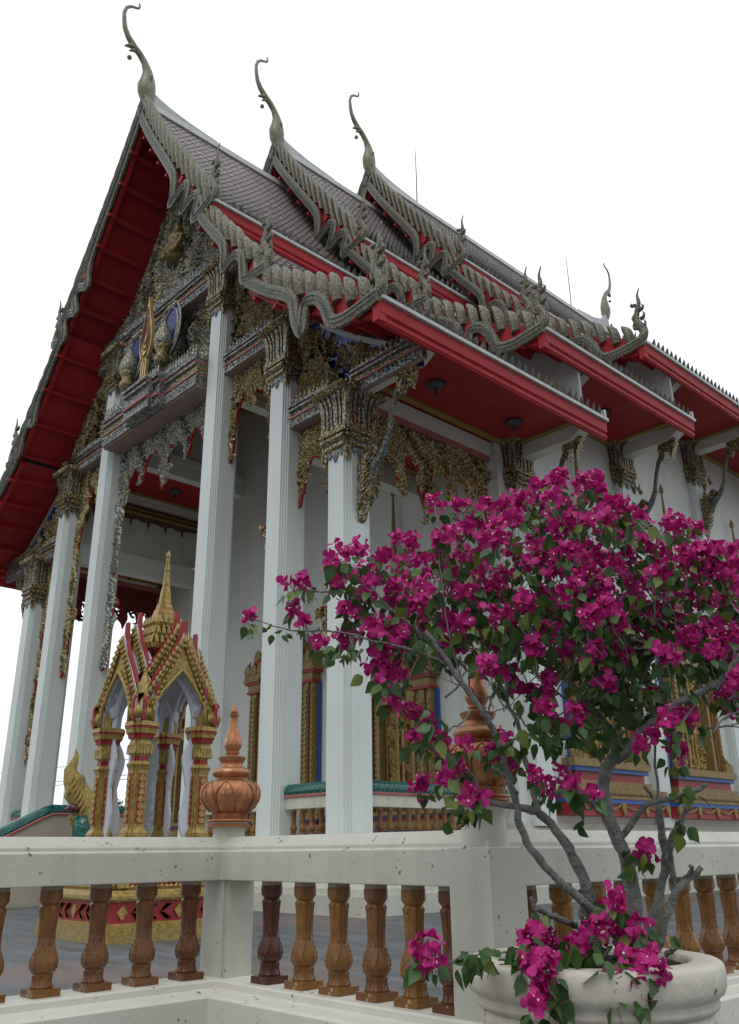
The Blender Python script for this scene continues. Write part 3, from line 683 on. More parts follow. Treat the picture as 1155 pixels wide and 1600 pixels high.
# doors and windows in gilt surrounds ------------------------------------------
def surround(name, mf, hw, z0, zo, zt, tip, crown, shutter=True, base_h=1.):
    """hw half opening; z0 base; zo sill; zt lintel; tip spire top"""
    par = MB()
    B = lambda mb_, u0, u1, v0, v1, d0, d1, m=0: mb_.prism([(u0, v0), (u1, v0), (u1, v1), (u0, v1)], mf, d0, d1, m)
    g = MB(); H = zo - z0
    W = hw + .62
    prof = [(W + .95, 0, .22, 1, .5), (W + .98, .22, .30, 2, .55), (W + 1.0, .30, .36, 0, .58), (W + .75, .36, .5, 0, .46), (W + .5, .5, .62, 0, .36), (W + .3, .62, .78, 1, .26), (W + .42, .78, .86, 2, .34), (W + .5, .86, 1.0, 0, .4)]
    for w, a, c, mi, d in prof: B(g, -w, w, z0 + a * H, z0 + c * H, 0, d, mi)
    for k in range(4):     # gilt swags between pendants on the red plinth
        ua_ = -W - .9 + k * (2 * W + 1.8) / 4; wd = (2 * W + 1.8) / 4
        g.tube([mf(ua_ + wd * t, z0 + (.24 - .13 * sin(pi * t)) * H, .52) for t in (0, .2, .4, .6, .8, 1)], .035, 5, 0)
    for k in range(5):
        u = -W - .9 + k * (2 * W + 1.8) / 4; g.prism([(u + x, z0 + .24 * H - y) for x, y in pointed(.2, .24 * H)], mf, .5, .56, 0)
    for k in range(int((2 * W + 1.8) / .12)):   # tile-like scallops on the gilt slope
        u = -W - .85 + k * .12; g.prism([(u + x, z0 + .48 * H - y) for x, y in pointed(.12, .13 * H)], mf, .5, .6, 0)
    surr = g.build(name, [M['dullgold'], M['shred'], M['shblue']], temple)
    for s in (-1, 1):
        g = MB(); ua = s * (hw + .12)
        for k, (w, d, mi) in enumerate(((.14, .22, 0), (.06, .16, 1), (.2, .3, 0), (.05, .2, 1), (.16, .26, 0), (.1, .1, 2)) if s < 0 or name == 'door' else ((.10, .22, 0), (.26, .12, 1), (.06, .2, 0), (.05, .2, 1), (.16, .26, 0), (.08, .1, 2))):
            B(g, ua, ua + s * w, zo, zt + .25, 0, d, mi); ua += s * w
        # relief on post
        n = int((zt - zo) / .16)
        for k in range(n):
            z = zo + .15 + k * .16
            if s < 0 or name == 'door':
                g.prism([(s * (hw + .42) + x, z + y) for x, y in pointed(.17, .15)], mf, .28, .34, 0); g.prism([(s * (hw + .2) + x, z + y) for x, y in pointed(.12, .13)], mf, .2, .25, 0)
            g.prism([(s * (hw + .66) + x, z + y) for x, y in pointed(.12, .13)], mf, .24, .29, 0)
        # flame curls standing at the foot
        for k in range(3):
            g.tube([mf(s * (W + .05 + .16 * k), zo, .3), mf(s * (W + .12 + .16 * k), zo + .28 - .05 * k, .3), mf(s * (W + .02 + .16 * k), zo + .5 - .1 * k, .3)], [.09, .07, .02], 6, 0)
        # capital
        for a, c, w, d, mi in ((0, .08, .75, .36, 1), (.08, .3, .7, .34, 0), (.3, .38, .82, .4, 1), (.38, .48, .88, .44, 0)):
            B(g, s * (hw + .04), s * (hw + .04 + w), zt + .25 + a, zt + .25 + c, 0, d, mi)
        for k in range(3):
            g.tube([mf(s * (hw + .2 + .25 * k), zt + .7, .35), mf(s * (hw + .24 + .25 * k), zt + 1.0, .38), mf(s * (hw + .18 + .25 * k), zt + 1.35, .33)], [.1, .08, .02], 6, 0)
        g.build('post', [M['dullgold'], M['shred'], M['shblue']], surr)
    g = MB()   # reveal and leaves
    B(g, -hw - .12, -hw, zo, zt + .12, 0, .3, 0); B(g, hw, hw + .12, zo, zt + .12, 0, .3, 0); B(g, -hw, hw, zt, zt + .12, 0, .3, 0)
    B(g, -hw - .12, hw + .12, zt + .12, zt + .3, 0, .26, 2); B(g, -hw - .12, hw + .12, zt + .3, zt + .4, 0, .34, 1)
    g.build('frame', [M['dullgold'], M['shred'], M['brgold']], surr)
    for s in (-1, 1):
        g = MB(); B(g, s * .01, s * hw, zo, zt, 0, .06, 0)
        B(g, s * .06, s * .14, zo + .1, zt - .1, .06, .09, 1); B(g, s * (hw - .12), s * (hw - .05), zo + .1, zt - .1, .06, .09, 1)
        kranok(g, [(s * .15, zo + .1), (s * (hw - .13), zo + .1), (s * (hw - .13), zt - .1), (s * .15, zt - .1)], mf, int(60 * (zt - zo)), .26, 1, .5, 5, None, .06)
        g.build('shutter', [M['reddark'], M['brgold']], surr)
    g = MB(); zc = zt + .73; w = hw + .85; steps = 7     # stepped crown
    for k in range(steps):
        hh = crown / steps; B(g, -w, w, zc, zc + hh * .35, 0, .44 - .03 * k, 1 if k % 2 else 0); B(g, -w * .93, w * .93, zc + hh * .35, zc + hh, 0, .38 - .03 * k, 0)
        for j in range(max(3, int(w * 6))):
            u = -w + (j + .5) * 2 * w / max(3, int(w * 6)); g.prism([(u + x, zc + hh * .3 + y) for x, y in pointed(2 * w / max(3, int(w * 6)), hh * .9)], mf, .42 - .03 * k, .47 - .03 * k, 0)
        zc += hh; w *= .72
    P = [(0, zc)]; H2 = tip - zc
    for t, r in ((0, .16), (.1, .13), (.12, .17), (.2, .11), (.22, .14), (.4, .085), (.42, .11), (.5, .08), (.8, .045), (.9, .03), (.91, .075), (.94, .08), (1, .008)): P.append((r, zc + t * H2))
    rings = [[Vector(mf(0, z, .18)) + (Vector(mf(1, 0, 0)) - Vector(mf(0, 0, 0))) * (r * cos(2 * pi * i / 10)) + (Vector(mf(0, 0, 1)) - Vector(mf(0, 0, 0))) * (r * sin(2 * pi * i / 10)) for i in range(10)] for r, z in P[1:]]
    g.loft(rings, 0); g.build('crown_spire', [M['dullgold'], M['shred']], surr)
    return surr
for y in (21.15, 26.3, 31.5):
    surround('window', lambda u, v, d, y=y: (-13.5 + d, y + u, v), .72, 1.8, 3.2, 6.4, 12.75, 1.9)
surround('door', lambda u, v, d: (-17.4 + u, 17.5 - d, v), .62, FL, 2.0, 4.85, 11.5, 1.9)
surround('door', lambda u, v, d: (-28.0 + u, 17.5 - d, v), .62, FL, 2.0, 4.85, 11.5, 1.9)
surround('door', lambda u, v, d: (-22.65 + u, 17.5 - d, v), .95, FL, 2.0, 5.7, 12.6, 3.0)

# roofs -------------------------------------------------------------------------
def fascia_mb(b, h1, z1, y0, y1, s, big=1.):
    """red moulded fascia with a pale gutter at an eave; local u outward, z relative"""
    f = lambda u, v, d: (XC + s * (h1 + u), d, z1 + v)
    b.prism([(-.06, -.58 * big), (.02, -.58 * big), (.02, -.40 * big), (.07, -.36 * big), (.07, -.08), (.0, -.02), (-.2, -.02), (-.2, -.2), (-.06, -.3)], f, y0, y1, 0)
    b.prism([(.02, -.56 * big), (.05, -.53 * big), (.05, -.46 * big), (.02, -.44 * big)], f, y0 + .002, y1 - .002, 0)
    b.prism([(.0, -.06), (.14, -.06), (.14, .03), (-.15, .06), (-.15, -.01), (.0, -.02)], f, y0 - .02, y1 + .03, 1)
DIR = (cos(radians(110)), sin(radians(110)))
def roof(tier, k, s):
    y0, y1, dz = TIERS[tier]; (h0, z0), (h1, z1), sag = SEC[k]
    yb = y1 if k == 2 else (y1 - .3 if k == 1 else y1)
    if tier < 2 and k < 2: yb = TIERS[tier + 1][0] + 1.6 + (1.2 if k else 0)
    N = 10; b = MB(); T = [i / N for i in range(N + 1)]
    top = [(XC + s * roofpt(k, t, 0, dz)[0], roofpt(k, t, 0, dz)[1]) for t in T]; bot = [(XC + s * roofpt(k, t, -.14, dz)[0], roofpt(k, t, -.14, dz)[1]) for t in T]
    ya = y0 + .12
    for P, m, rv in ((top, 0, s > 0), (bot, 1, s < 0)):
        vs = [(x, y, z) for x, z in P for y in (ya, yb)]
        b.add(vs, [(2 * i, 2 * i + 1, 2 * i + 3, 2 * i + 2) for i in range(N)], m)
    for y in (ya, yb):
        b.add([(x, y, z) for x, z in top] + [(x, y, z) for x, z in bot], [(i, i + 1, N + 2 + i, N + 1 + i) for i in range(N)], 1)
    lab = ('front tier', 'middle tier', 'rear tier')[tier]
    ro = b.build('roof_slope', [M['tilebase'], M['red']], temple)
    # glazed pointed tiles, laid like scales (right-hand slopes face the viewer)
    L = hypot(h1 - h0, z1 - z0)
    if s > 0:
        b = MB(); e = .17; w = .215; nr = int(L / e); nc = int((yb - ya) / w)
        for i in range(nr + 1):
            t0 = max(0, (i - .7) * e / L); tm = min(1.0, (i + .25) * e / L); t1 = min(1.0, (i + 1.) * e / L)
            for j in range(nc):
                yc = ya + (j + .5 + (.5 if i % 2 else 0)) * w
                if yc > yb - .02: continue
                jit = rnd.uniform(-.006, .006); q = []
                for y, t, o_ in ((yc - w * .41, t0, .01), (yc + w * .41, t0, .01), (yc + w * .41, tm, .028), (yc, t1, .036), (yc - w * .41, tm, .028)):
                    h, z = roofpt(k, t, o_ + jit, dz); q.append((XC + s * h, y, z))
                b.add(q, [(0, 1, 2, 3, 4)], 0)
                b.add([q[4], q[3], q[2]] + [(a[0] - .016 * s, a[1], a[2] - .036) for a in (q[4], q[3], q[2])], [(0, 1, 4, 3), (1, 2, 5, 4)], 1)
        b.build('roof_tiles', [M['tile'], M['tiledge']], ro, recalc=False)
    b = MB(); fascia_mb(b, h1, z1 + dz, y0 - .05 if k == 2 else y0 - .05, yb if k == 2 else yb, s, 1. if k != 1 else .8)
    b.build('fascia', [M['red'], M['gutter']], ro, bevel=0)
    if s > 0 or k == 2:
        b = MB(); x = XC + s * (h1 - .02)
        leafrow(b, (x, y0 + .5, z1 + dz + .03), (x, yb - .1, z1 + dz + .03), (s * .3, 0, 1), (s, 0, -.2), .22, .36, .07, 0, .26)
        if k == 2: b.box((x - .1, yb - .08, z1 + dz), (x + .12, yb, z1 + dz + .28), 1)
        b.build('antefix_row', [M['antefix'], M['gutter']], ro)
    # purlins under the gable overhang
    n = (8, 4, 5)[k]
    for i in range(n):
        b = MB(); t = (i + .6) / n; (ha, za), (hb, zb) = roofpt(k, t - .008, -.14, dz), roofpt(k, t + .012, -.14, dz); (hc, zc), (hd, zd) = roofpt(k, t + .012, -.36, dz), roofpt(k, t - .008, -.36, dz)
        b.prism([(XC + s * h, z) for h, z in ((ha, za), (hb, zb), (hc, zc), (hd, zd))], lambda u, v, d: (u, d, v), y0 - .12, y0 + 1.6)
        b.build('purlin', M['red'], ro)
    # bargeboard ------------------------------------------------------------
    big = (1., .72, .85)[k]; fg = lambda u, v, d: (XC + s * u, y0 - d, v)
    b = MB(); up_ = [roofpt(k, t, .12 * big, dz) for t in T]; dn = [roofpt(k, t, -.5 * big, dz) for t in T]
    b.prism(up_ + dn[::-1], fg, -.14, 0, 2)
    # naga body with its hooked loops
    if k == 0: W_ = [(0.01, -.3), (.2, -.32), (.4, -.3), (.56, -.32), (.64, -.42), (.70, -.78), (.735, -1.15), (.745, -.8), (.755, -.35), (.785, -.22), (.815, -.5), (.845, -1.0), (.855, -.6), (.87, -.28), (.90, -.2), (.93, -.55), (.96, -.85), (.985, -.4), (1.0, .1)]
    elif k == 1: W_ = [(0.02, -.25), (.2, -.27), (.38, -.25), (.50, -.32), (.58, -.65), (.64, -1.05), (.66, -.6), (.70, -.22), (.77, -.22), (.84, -.6), (.90, -.85), (.96, -.4), (1.03, .1)]
    else: W_ = [(0.0, -.22), (.2, -.24), (.34, -.2), (.44, -.3), (.52, -.85), (.60, -1.2), (.575, -.8), (.55, -.3), (.62, -.12), (.70, -.35), (.78, -.75), (.86, -.65), (.94, -.3), (1.01, .05)]
    pth = [fg(*roofpt(k, t, o_ * big * .9, dz), .12) for t, o_ in W_]
    # smooth the path
    def subdiv(P):
        P = [Vector(p) for p in P]; Q = []
        for i in range(len(P) - 1):
            p0, p1, p2, p3 = P[max(i - 1, 0)], P[i], P[i + 1], P[min(i + 2, len(P) - 1)]
            for t in (0, .33, .66): Q.append(.5 * ((2 * p1) + (p2 - p0) * t + (2 * p0 - 5 * p1 + 4 * p2 - p3) * t * t + (3 * p1 - p0 - 3 * p2 + p3) * t ** 3))
        return Q + [P[-1]]
    sp = subdiv(pth); b.tube(sp, [.19 * (.75 + .25 * big) for i in range(len(sp))], 6, 0, .45, up=(0, -1, 0))
    b.tube([p + Vector((0, -.092, .05)) for p in sp], .016, 5, 3); b.tube([p + Vector((0, -.088, -.06)) for p in sp], .012, 5, 3)
    # rib fins
    nf = (15, 9, 10)[k]; fl_ = (1.75, 1.15, .92)[k]
    ang = (104, 104, 102)[k]; dx, dzv = cos(radians(ang)), sin(radians(ang))
    for i in range(nf):
        t = .03 + .95 * (i + .5) / nf; h, z = roofpt(k, t, -.12 * big, dz)
        Lf = fl_ * (1. if i < nf - 2 else .85); wv = (.088, .098, .15)[k]; rings = []
        px_, pz_ = -dzv, dx
        for j in range(7):
            tt = j / 6; cu = -.05 * sin(pi * tt) + .12 * max(0, tt - .7) ** 1 * 1.5
            cxh = h + dx * Lf * tt + cu * (-px_) * -1; czz = z + dzv * Lf * tt; w_ = wv * (1, 1.02, 1.02, 1, .95, .75, .3)[j]; th_ = (.12, .15, .17, .17, .15, .12, .04)[j]
            rings.append([fg(cxh + px_ * a * w_, czz + pz_ * a * w_, .0 + c * th_) for a, c in ((-1, 0), (-.6, .8), (0, 1.15), (.6, .8), (1, 0), (.5, -.6), (-.5, -.6))])
        b.loft(rings, 0)
    for i in range(n):
        t = (i + .6) / n; h, z = roofpt(k, t, -.56 * big, dz); b.box(fg(h - .05, z - .05, -.05), fg(h + .05, z + .05, .16), 2)
    h, z = roofpt(k, 1., 0, dz); b.box(fg(h - .12, z - .55, -.1), fg(h + .06, z - .05, .1), 2)
    b.build('bargeboard', [M['barge'], M['antefix'], M['red'], M['bargeline']], ro, smooth='auto')
    # flame finial at the foot
    he, ze = roofpt(k, 1.0, 0, dz); b = MB(); g = (1., .95, .9)[k]
    mir = 1
    P = [(-.35, -.12), (-.05, -.05), (.12, .2), (.02, .5), (-.10, .75), (-.02, 1.1), (.08, 1.4), (.06, 1.7), (.16, 1.95)]
    b.tube(subdiv([fg(he + x * g, ze + .1 + z * g, .05) for x, z in P]), [.15, .155, .16, .165, .165, .16, .15, .14, .13, .125, .12, .115, .11, .105, .1, .095, .09, .08, .07, .06, .05, .04, .03, .025, .012], 8, 0, .7, up=(0, -1, 0))
    for z_, sd, l in ((.15, 1, .34), (.45, -1, .3), (.4, 1, .3), (.75, 1, .26), (.8, -1, .22), (1.1, 1, .2), (1.35, -1, .14), (.05, -1, .3)):
        b.tube([fg(he + sd * .05, ze + .1 + z_ * g, .05), fg(he + sd * .17, ze + .14 + z_ * g, .05), fg(he + sd * .20, ze + .1 + (z_ + l * .55) * g, .05), fg(he + sd * .15, ze + .1 + (z_ + l * 1.1) * g, .05)], [.07, .06, .04, .008], 6, 0)
    b.build('flame_finial', M['barge'], ro, smooth=True)
    return ro
for tier in range(3):
    for k in range(3):
        for s in (1, -1):
            if tier == 2 and s < 0 and k > 0: continue
            roof(tier, k, s)
# the far gable end of the rear tier
b = MB()
for k in range(3):
    up_ = [roofpt(k, t, .35, 3.6) for t in [i / 8 for i in range(9)]]; dn = [roofpt(k, t, -.4, 3.6) for t in [i / 8 for i in range(9)]]
    b.prism(up_ + dn[::-1], lambda u, v, d: (XC + u, 40.9 + d, v), 0, .15, 0)
    for i in range(14):
        h, z = roofpt(k, (i + .5) / 14, .1, 3.6); b.prism([(h + x, z + y) for x, y in pointed(.3, .9)], lambda u, v, d: (XC + u, 40.95 + d, v), 0, .12, 1)
b.build('rear_bargeboard', [M['red'], M['barge']], temple)
# gable infill boards between a tier and the one in front
for tier in (1, 2):
    y0, y1, dz = TIERS[tier]; pz = TIERS[tier - 1][2]; T = [i / 8 for i in range(9)]
    for s in (1, -1):
        b = MB(); 
        for k in range(3):
            top = [roofpt(k, t, -.12, dz) for t in T]; lo = [roofpt(k, t, -.1, pz) for t in T]
            b.prism([(s * h, z) for h, z in top] + [(s * h, z) for h, z in lo[::-1]], lambda u, v, d: (XC + u, y0 + 1.5 + d, v), 0, .06 + .01 * k)
        b.build('gable_infill', M['plaster'], temple)
# ridge caps, their upswept ends and the roof horns
def horn(y, z, sgn=1):
    b = MB(); f = lambda a, c: (XC, y + sgn * a, z + c * .96 - .12)
    P = [(.1, -.5), (0, -.15), (-.06, .2), (-.08, .55), (-.06, .9), (-.1, 1.25), (-.25, 1.6), (-.48, 1.88), (-.72, 2.06), (-.98, 2.35), (-1.13, 2.65), (-1.2, 3.0), (-1.24, 3.4), (-1.17, 3.72), (-1.0, 3.92), (-.82, 4.0), (-.72, 4.06), (-.68, 4.2), (-.72, 4.34)]
    rad = [.13, .24, .33, .34, .27, .19, .14, .135, .135, .12, .10, .085, .072, .065, .058, .05, .05, .045, .025]
    b.tube([f(a, c) for a, c in P], rad, 10, 0, .8, up=(1, 0, 0))
    b.tube([f(-.7, 2.1), f(-.9, 1.98), f(-1.08, 1.82)], [.12, .09, .02], 6); b.tube([f(-.6, 1.95), f(-.8, 1.82), f(-.9, 1.7)], [.08, .06, .01], 6)
    b.lathe([(.01, -.09), (.08, -.05), (.09, 0), (.07, .06), (.01, .1)], f(-.85, 1.42), 8)
    b.build('roof_horn', M['horn'], temple, smooth=True)
for tier in range(3):
    y0, y1, dz = TIERS[tier]; z = 25.95 + dz; yb = TIERS[tier + 1][0] + 1.6 if tier < 2 else y1
    b = MB(); b.prism([(-.22, -.18), (-.16, .1), (-.07, .2), (.07, .2), (.16, .1), (.22, -.18)], lambda u, v, d: (XC + u, d, z + v), y0 + .2, yb)
    pr = [(y0 + .02, z - .1), (y0 + .05, z + .75), (y0 + .5, z + .55), (y0 + 1.0, z + .42), (y0 + 1.8, z + .3), (y0 + 3, z + .21), (y0 + 3, z)]
    b.prism(pr, lambda u, v, d: (XC + d, u, v), -.1, .1)
    if tier == 2:
        b.prism([(y1 + .1, z - .2), (y1, z + 1.5), (y1 - .3, z + 1.05), (y1 - .9, z + .6), (y1 - 1.6, z + .38), (y1 - 3.2, z + .21), (y1 - 3.2, z)], lambda u, v, d: (XC + d, u, v), -.14, .14)
    b.build('ridge_cap', M['gutter'], temple)
    horn(y0 + .05, z + .45)
horn(40.9, 29.55 + 1.4, -.85)
# thin lightning rods
for (px_, pt_, pb_, y) in ((638, 222, 290, 24.6), (891, 403, 470, 37.2)):
    b = MB(); b.tube([(XC, y, 29.6), (XC + .02, y, 31.2), (XC, y, 33.0 if y < 30 else 33.2)], [.03, .025, .015], 5); b.build('lightning_rod', M['iron'], temple)

# ------------------------------------------------------------------ porch balustrades with teal copings
BAL = None
def baluster_mb():
    b = MB(); b.box((-.078, -.078, 0), (.078, .078, .038), 0)
    prof = [(.060, .038), (.062, .048), (.055, .06), (.052, .085), (.055, .098), (.058, .104), (.052, .11), (.063, .122), (.071, .142), (.073, .165), (.069, .19), (.061, .215), (.054, .235), (.049, .25), (.046, .275),
            (.046, .32), (.049, .38), (.053, .42), (.056, .435), (.056, .442), (.045, .452), (.05, .460), (.063, .478), (.063, .482)]
    def fn(a, t, r, z):
        k = 1.0
        if .112 < z < .25:
            tt = (z - .112) / .138; u = (a * 6 / (2 * pi)) % 1; d = abs(u - .5)
            k += .10 * exp(-((d - .5 * (1 - tt * .95)) / .055) ** 2) - .03
        elif z >= .25 and z < .44: k += .035 * (1 if cos(8 * a) > 0 else -1)
        elif z < .10: k += .05 * (1 if cos(8 * a) > .2 else -1)
        return k
    # finer profile in the bulb
    P = []
    for i in range(len(prof) - 1):
        (r0, z0), (r1, z1) = prof[i], prof[i + 1]; q = 4 if .10 < z0 < .25 else 1
        for j in range(q): P.append((r0 + (r1 - r0) * j / q, z0 + (z1 - z0) * j / q))
    P.append(prof[-1]); b.lathe(P, n=72, fn=fn)
    b.lathe([(.062, .478), (.064, .48), (.064, .525), (.06, .528)], n=10, rot=.3)
    b.lathe([(.061, .526), (.061, .552)], n=10, m=1, rot=.3)
    return b
def add_bal(parent, loc, rz=0, dark=False):
    global BAL
    if BAL is None: BAL = baluster_mb()
    key = 'dark' if dark else 'amber_glazed'  # darker brown beside the corner posts, amber elsewhere
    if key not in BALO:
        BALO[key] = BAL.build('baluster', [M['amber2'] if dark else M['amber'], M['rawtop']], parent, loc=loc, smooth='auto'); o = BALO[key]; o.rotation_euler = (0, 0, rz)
    else: o = inst(BALO[key], loc, parent, rz)
    return o
BALO = {}
def porch_rail(x0, y0, x1, y1, label):
    d = Vector((x1 - x0, y1 - y0, 0)); L = d.length; d /= L; nrm = Vector((d.y, -d.x, 0))
    t = thing('porch_balustrade', ((x0 + x1) / 2, (y0 + y1) / 2, FL), label, 'balustrade', 'balustrades between the porch columns')
    f = lambda u, v, dd: tuple(Vector((x0, y0, 0)) + d * dd + nrm * u + Vector((0, 0, v)))
    b = MB(); b.prism([(-.13, 1.885), (.13, 1.885), (.13, 2.12), (-.13, 2.12)], f, 0, L); b.build('rail', M['cream'], t, bevel=.01)
    b = MB(); b.prism([(-.16, 2.122), (.16, 2.122), (.17, 2.16), (.15, 2.18), (-.15, 2.18), (-.17, 2.16)], f, 0, L, 1)
    b.prism([(.14, 2.18), (.16, 2.22), (.16, 2.28), (.12, 2.36), (.05, 2.41), (-.05, 2.41), (-.12, 2.36), (-.16, 2.28), (-.16, 2.22), (-.14, 2.18)], f, .0, L)
    b.build('coping', [M['teal'], M['pink']], t, smooth='auto')
    n = int(L / .27)
    for i in range(n):
        p = Vector((x0, y0, 0)) + d * ((i + .5) * L / n); add_bal(t, (p.x, p.y, FL), atan2(d.y, d.x))
porch_rail(XC + 6.79, 12.4, XC + 8.34, 12.4, 'short teal topped balustrade between the two rightmost porch columns')
porch_rail(-13.88, 12.81, -13.88, 17.35, 'teal topped balustrade running back from the corner column to the hall wall')
porch_rail(XC - 8.09, 12.4, XC - 6.83, 12.4, 'short teal topped balustrade between the two leftmost porch columns')
porch_rail(XC + 3.59, 12.4, XC + 5.97, 12.4, 'teal topped balustrade seen through the small golden shrine')

# ------------------------------------------------------------------ stair rail and naga
sr = thing('stair_rail', (-20.0, 8.8, 0), 'teal scaled stair rail sloping down from the front of the temple, beige side wall below', 'stair rail')
b = MB(); prof = [(7.3, 0), (10.7, 0), (10.7, 1.84), (8.8, 1.84), (7.3, 1.08)]
b.prism(prof, lambda u, v, d: (-20.0 + d, u, v), -.16, .16); b.build('side_wall', paint('beige_wall_paint', (.50, .43, .34), (.42, .36, .28), .6, scale=2), sr)
b = MB()
pa = [Vector((-20, 10.7, 1.94)), Vector((-20, 9.4, 1.94)), Vector((-20, 8.85, 1.94)), Vector((-20, 8.6, 1.84)), Vector((-20, 7.3, 1.19))]
b.tube(pa, .145, 12, 0, 1.25, up=(1, 0, 0)); b.build('coping', M['teal'], sr, smooth='auto')
b = MB()
for s in (-1, 1): b.tube([p + Vector((s * .17, 0, -.07)) for p in pa], .035, 5)
b.build('coping_edge', M['pink'], sr)
ng = thing('naga_figure', (-19.2, 9.0, 0), 'golden naga head with flame crest rearing up beside the stair rail, left of the shrine', 'naga statue')
NP = lambda u, v, d: tuple(at(u, v, 20.0) + HF * (-d) )   # drawn in its own upright plane, given depth below
org = at(125, 1290, 20.)
rt = Vector((cos(YAW), sin(YAW), 0))
f = lambda u, v, d: tuple(Vector((org.x, org.y, 0)) + rt * u - HF * d + Vector((0, 0, v)))
g = .0148  # metres per photo pixel there
q = lambda x, y: ((x - 125) * g, 1.05 + (1331 - y) * g * 1.0)
b = MB()
b.tube([f(*q(150, 1400), 0), f(*q(142, 1360), 0), f(*q(134, 1330), 0), f(*q(130, 1300), 0), f(*q(128, 1280), 0)], [.3, .3, .26, .22, .2], 10, 0, .8, up=tuple(-HF))
b.build('neck', M['teal'], ng, smooth=True)
b = MB()
head = [(138, 1292), (120, 1288), (116, 1275), (104, 1268), (101, 1258), (106, 1252), (102, 1240), (99, 1222), (103, 1208), (110, 1200), (106, 1192), (108, 1183), (113, 1190), (116, 1200), (112, 1212), (110, 1222), (114, 1236), (118, 1238), (117, 1228), (121, 1222), (126, 1230), (124, 1242), (130, 1252), (136, 1262), (140, 1275)]
for P_, R_ in ((((138, 1290), (132, 1268), (118, 1248), (106, 1228), (102, 1214), (107, 1203), (109, 1196), (107, 1183)), (.2, .24, .25, .2, .14, .09, .06, .01)),
               (((140, 1285), (134, 1262), (125, 1245), (120, 1232), (121, 1220)), (.2, .2, .15, .09, .01)), (((142, 1290), (141, 1272), (135, 1258), (131, 1247)), (.15, .13, .09, .01)), (((143, 1295), (148, 1280), (143, 1266)), (.12, .09, .01)),
               (((118, 1256), (108, 1256), (101, 1250), (99, 1243)), (.15, .12, .08, .01)), (((120, 1284), (111, 1281), (105, 1284)), (.12, .08, .01)), (((112, 1276), (113, 1290), (118, 1300)), (.05, .05, .01))):
    b.tube([f(*q(*p), 0) for p in P_], R_, 10, 0, .55, up=tuple(-HF))
for k in range(7):
    x, y = 105 + 3.6 * k, 1236 + 6.5 * k; b.tube([f(*q(x, y), .12), f(*q(x + 5, y - 7), .15), f(*q(x + 6, y - 15), .12)], [.045, .035, .01], 5)
for k in range(6): b.tube([f(*q(104 + 4 * k, 1250 - 2 * (k % 2)), .1), f(*q(105 + 4 * k, 1235 - 2 * k), .12), f(*q(107 + 4.2 * k, 1226 + k), .1)], [.05, .04, .01], 5)
b.build('head', M['brgold'], ng, smooth='auto')
b = MB(); b.tube([f(*q(102, 1271), .05), f(*q(113, 1268), .12), f(*q(124, 1272), .14)], [.03, .09, .06], 8)
b.build('open_mouth', paint('maroon_paint', (.10, .02, .03), None, .3), ng, smooth=True)

# ------------------------------------------------------------------ golden shrine
SX, SY = -11.88, 6.72
sh = thing('spirit_shrine', (SX, SY, 0), 'small red and gold open shrine with spired roof standing in front of the temple porch', 'shrine')
def ringc(ch): return [(1, 1 - ch), (1 - ch, 1), (-1 + ch, 1), (-1, 1 - ch), (-1, -1 + ch), (-1 + ch, -1), (1 - ch, -1), (1, -1 + ch)]
c8 = ringc(.1)
SZ = -1.03
pr = [(1.07, 0, 0), (1.07, .2, 0), (1.0, .21, 0), (.97, .225, 1), (.97, .46, 1), (1.0, .47, 0), (1.02, .50, 0), (1.02, .54, 0), (.96, .58, 0), (.94, .6, 0), (.86, .62, 1), (.80, .72, 1), (.82, .86, 1), (.88, .92, 1),
      (.90, .93, 0), (.84, .99, 0), (.80, 1.0, 0), (.78, 1.01, 1), (.76, 1.08, 1), (.80, 1.1, 0), (.76, 1.15, 0), (.78, 1.24, 0)]
b = MB(); b.sq([(r, z) for r, z, m in pr], c8, (SX, SY, 0), mats=[m for r, z, m in pr]); base = b.build('base', [M['brgold'], M['shred']], sh)
b = MB()
for r in range(4):
    a = r * pi / 2; c_, s_ = cos(a), sin(a)
    F_ = lambda R_: (lambda u, v, d: (SX + (R_ + d) * c_ - u * s_, SY + (R_ + d) * s_ + u * c_, v))
    for k in range(9):      # frieze of paired leaves with diamonds
        u = -.82 + k * .205
        if k in (0, 8, 4): b.prism([(u - .07, .345), (u, .255), (u + .07, .345), (u, .435)], F_(.97), 0, .025)
        else:
            for sg in (-1, 1):
                for q_ in (-1, 1): b.prism([(u - .08, .345), (u - .01, .345 + sg * .02), (u + .09, .345 + sg * .085), (u + .01, .345 + sg * .09)], F_(.97), 0, .022)
    leafrow(b, F_(.93)(-.85, .62, 0), F_(.93)(.85, .62, 0), (0, 0, 1), (c_, s_, 0), .07, .05, .02)
    for k in range(4):      # swags on the red cove
        u0 = -.78 + k * .39; P_ = [F_(.86)(u0 + .39 * t, .84 - .09 * sin(pi * t), .02) for t in (0, .25, .5, .75, 1)]
        b.tube(P_, .018, 5); b.prism([(u0 + x, .87 - y) for x, y in pointed(.13, .22)], F_(.85), 0, .04)
    for k in (-1, 1): b.prism([(k * .80 + x, .62 + y) for x, y in pointed(.2, .26)], F_(.86), 0, .05)
    leafrow(b, F_(.90)(-.86, .955, 0), F_(.90)(.86, .955, 0), (-c_ * .4, -s_ * .4, 1), (c_, s_, 0), .055, .1, .03)
b.build('base_ornament', M['brgold'], base)
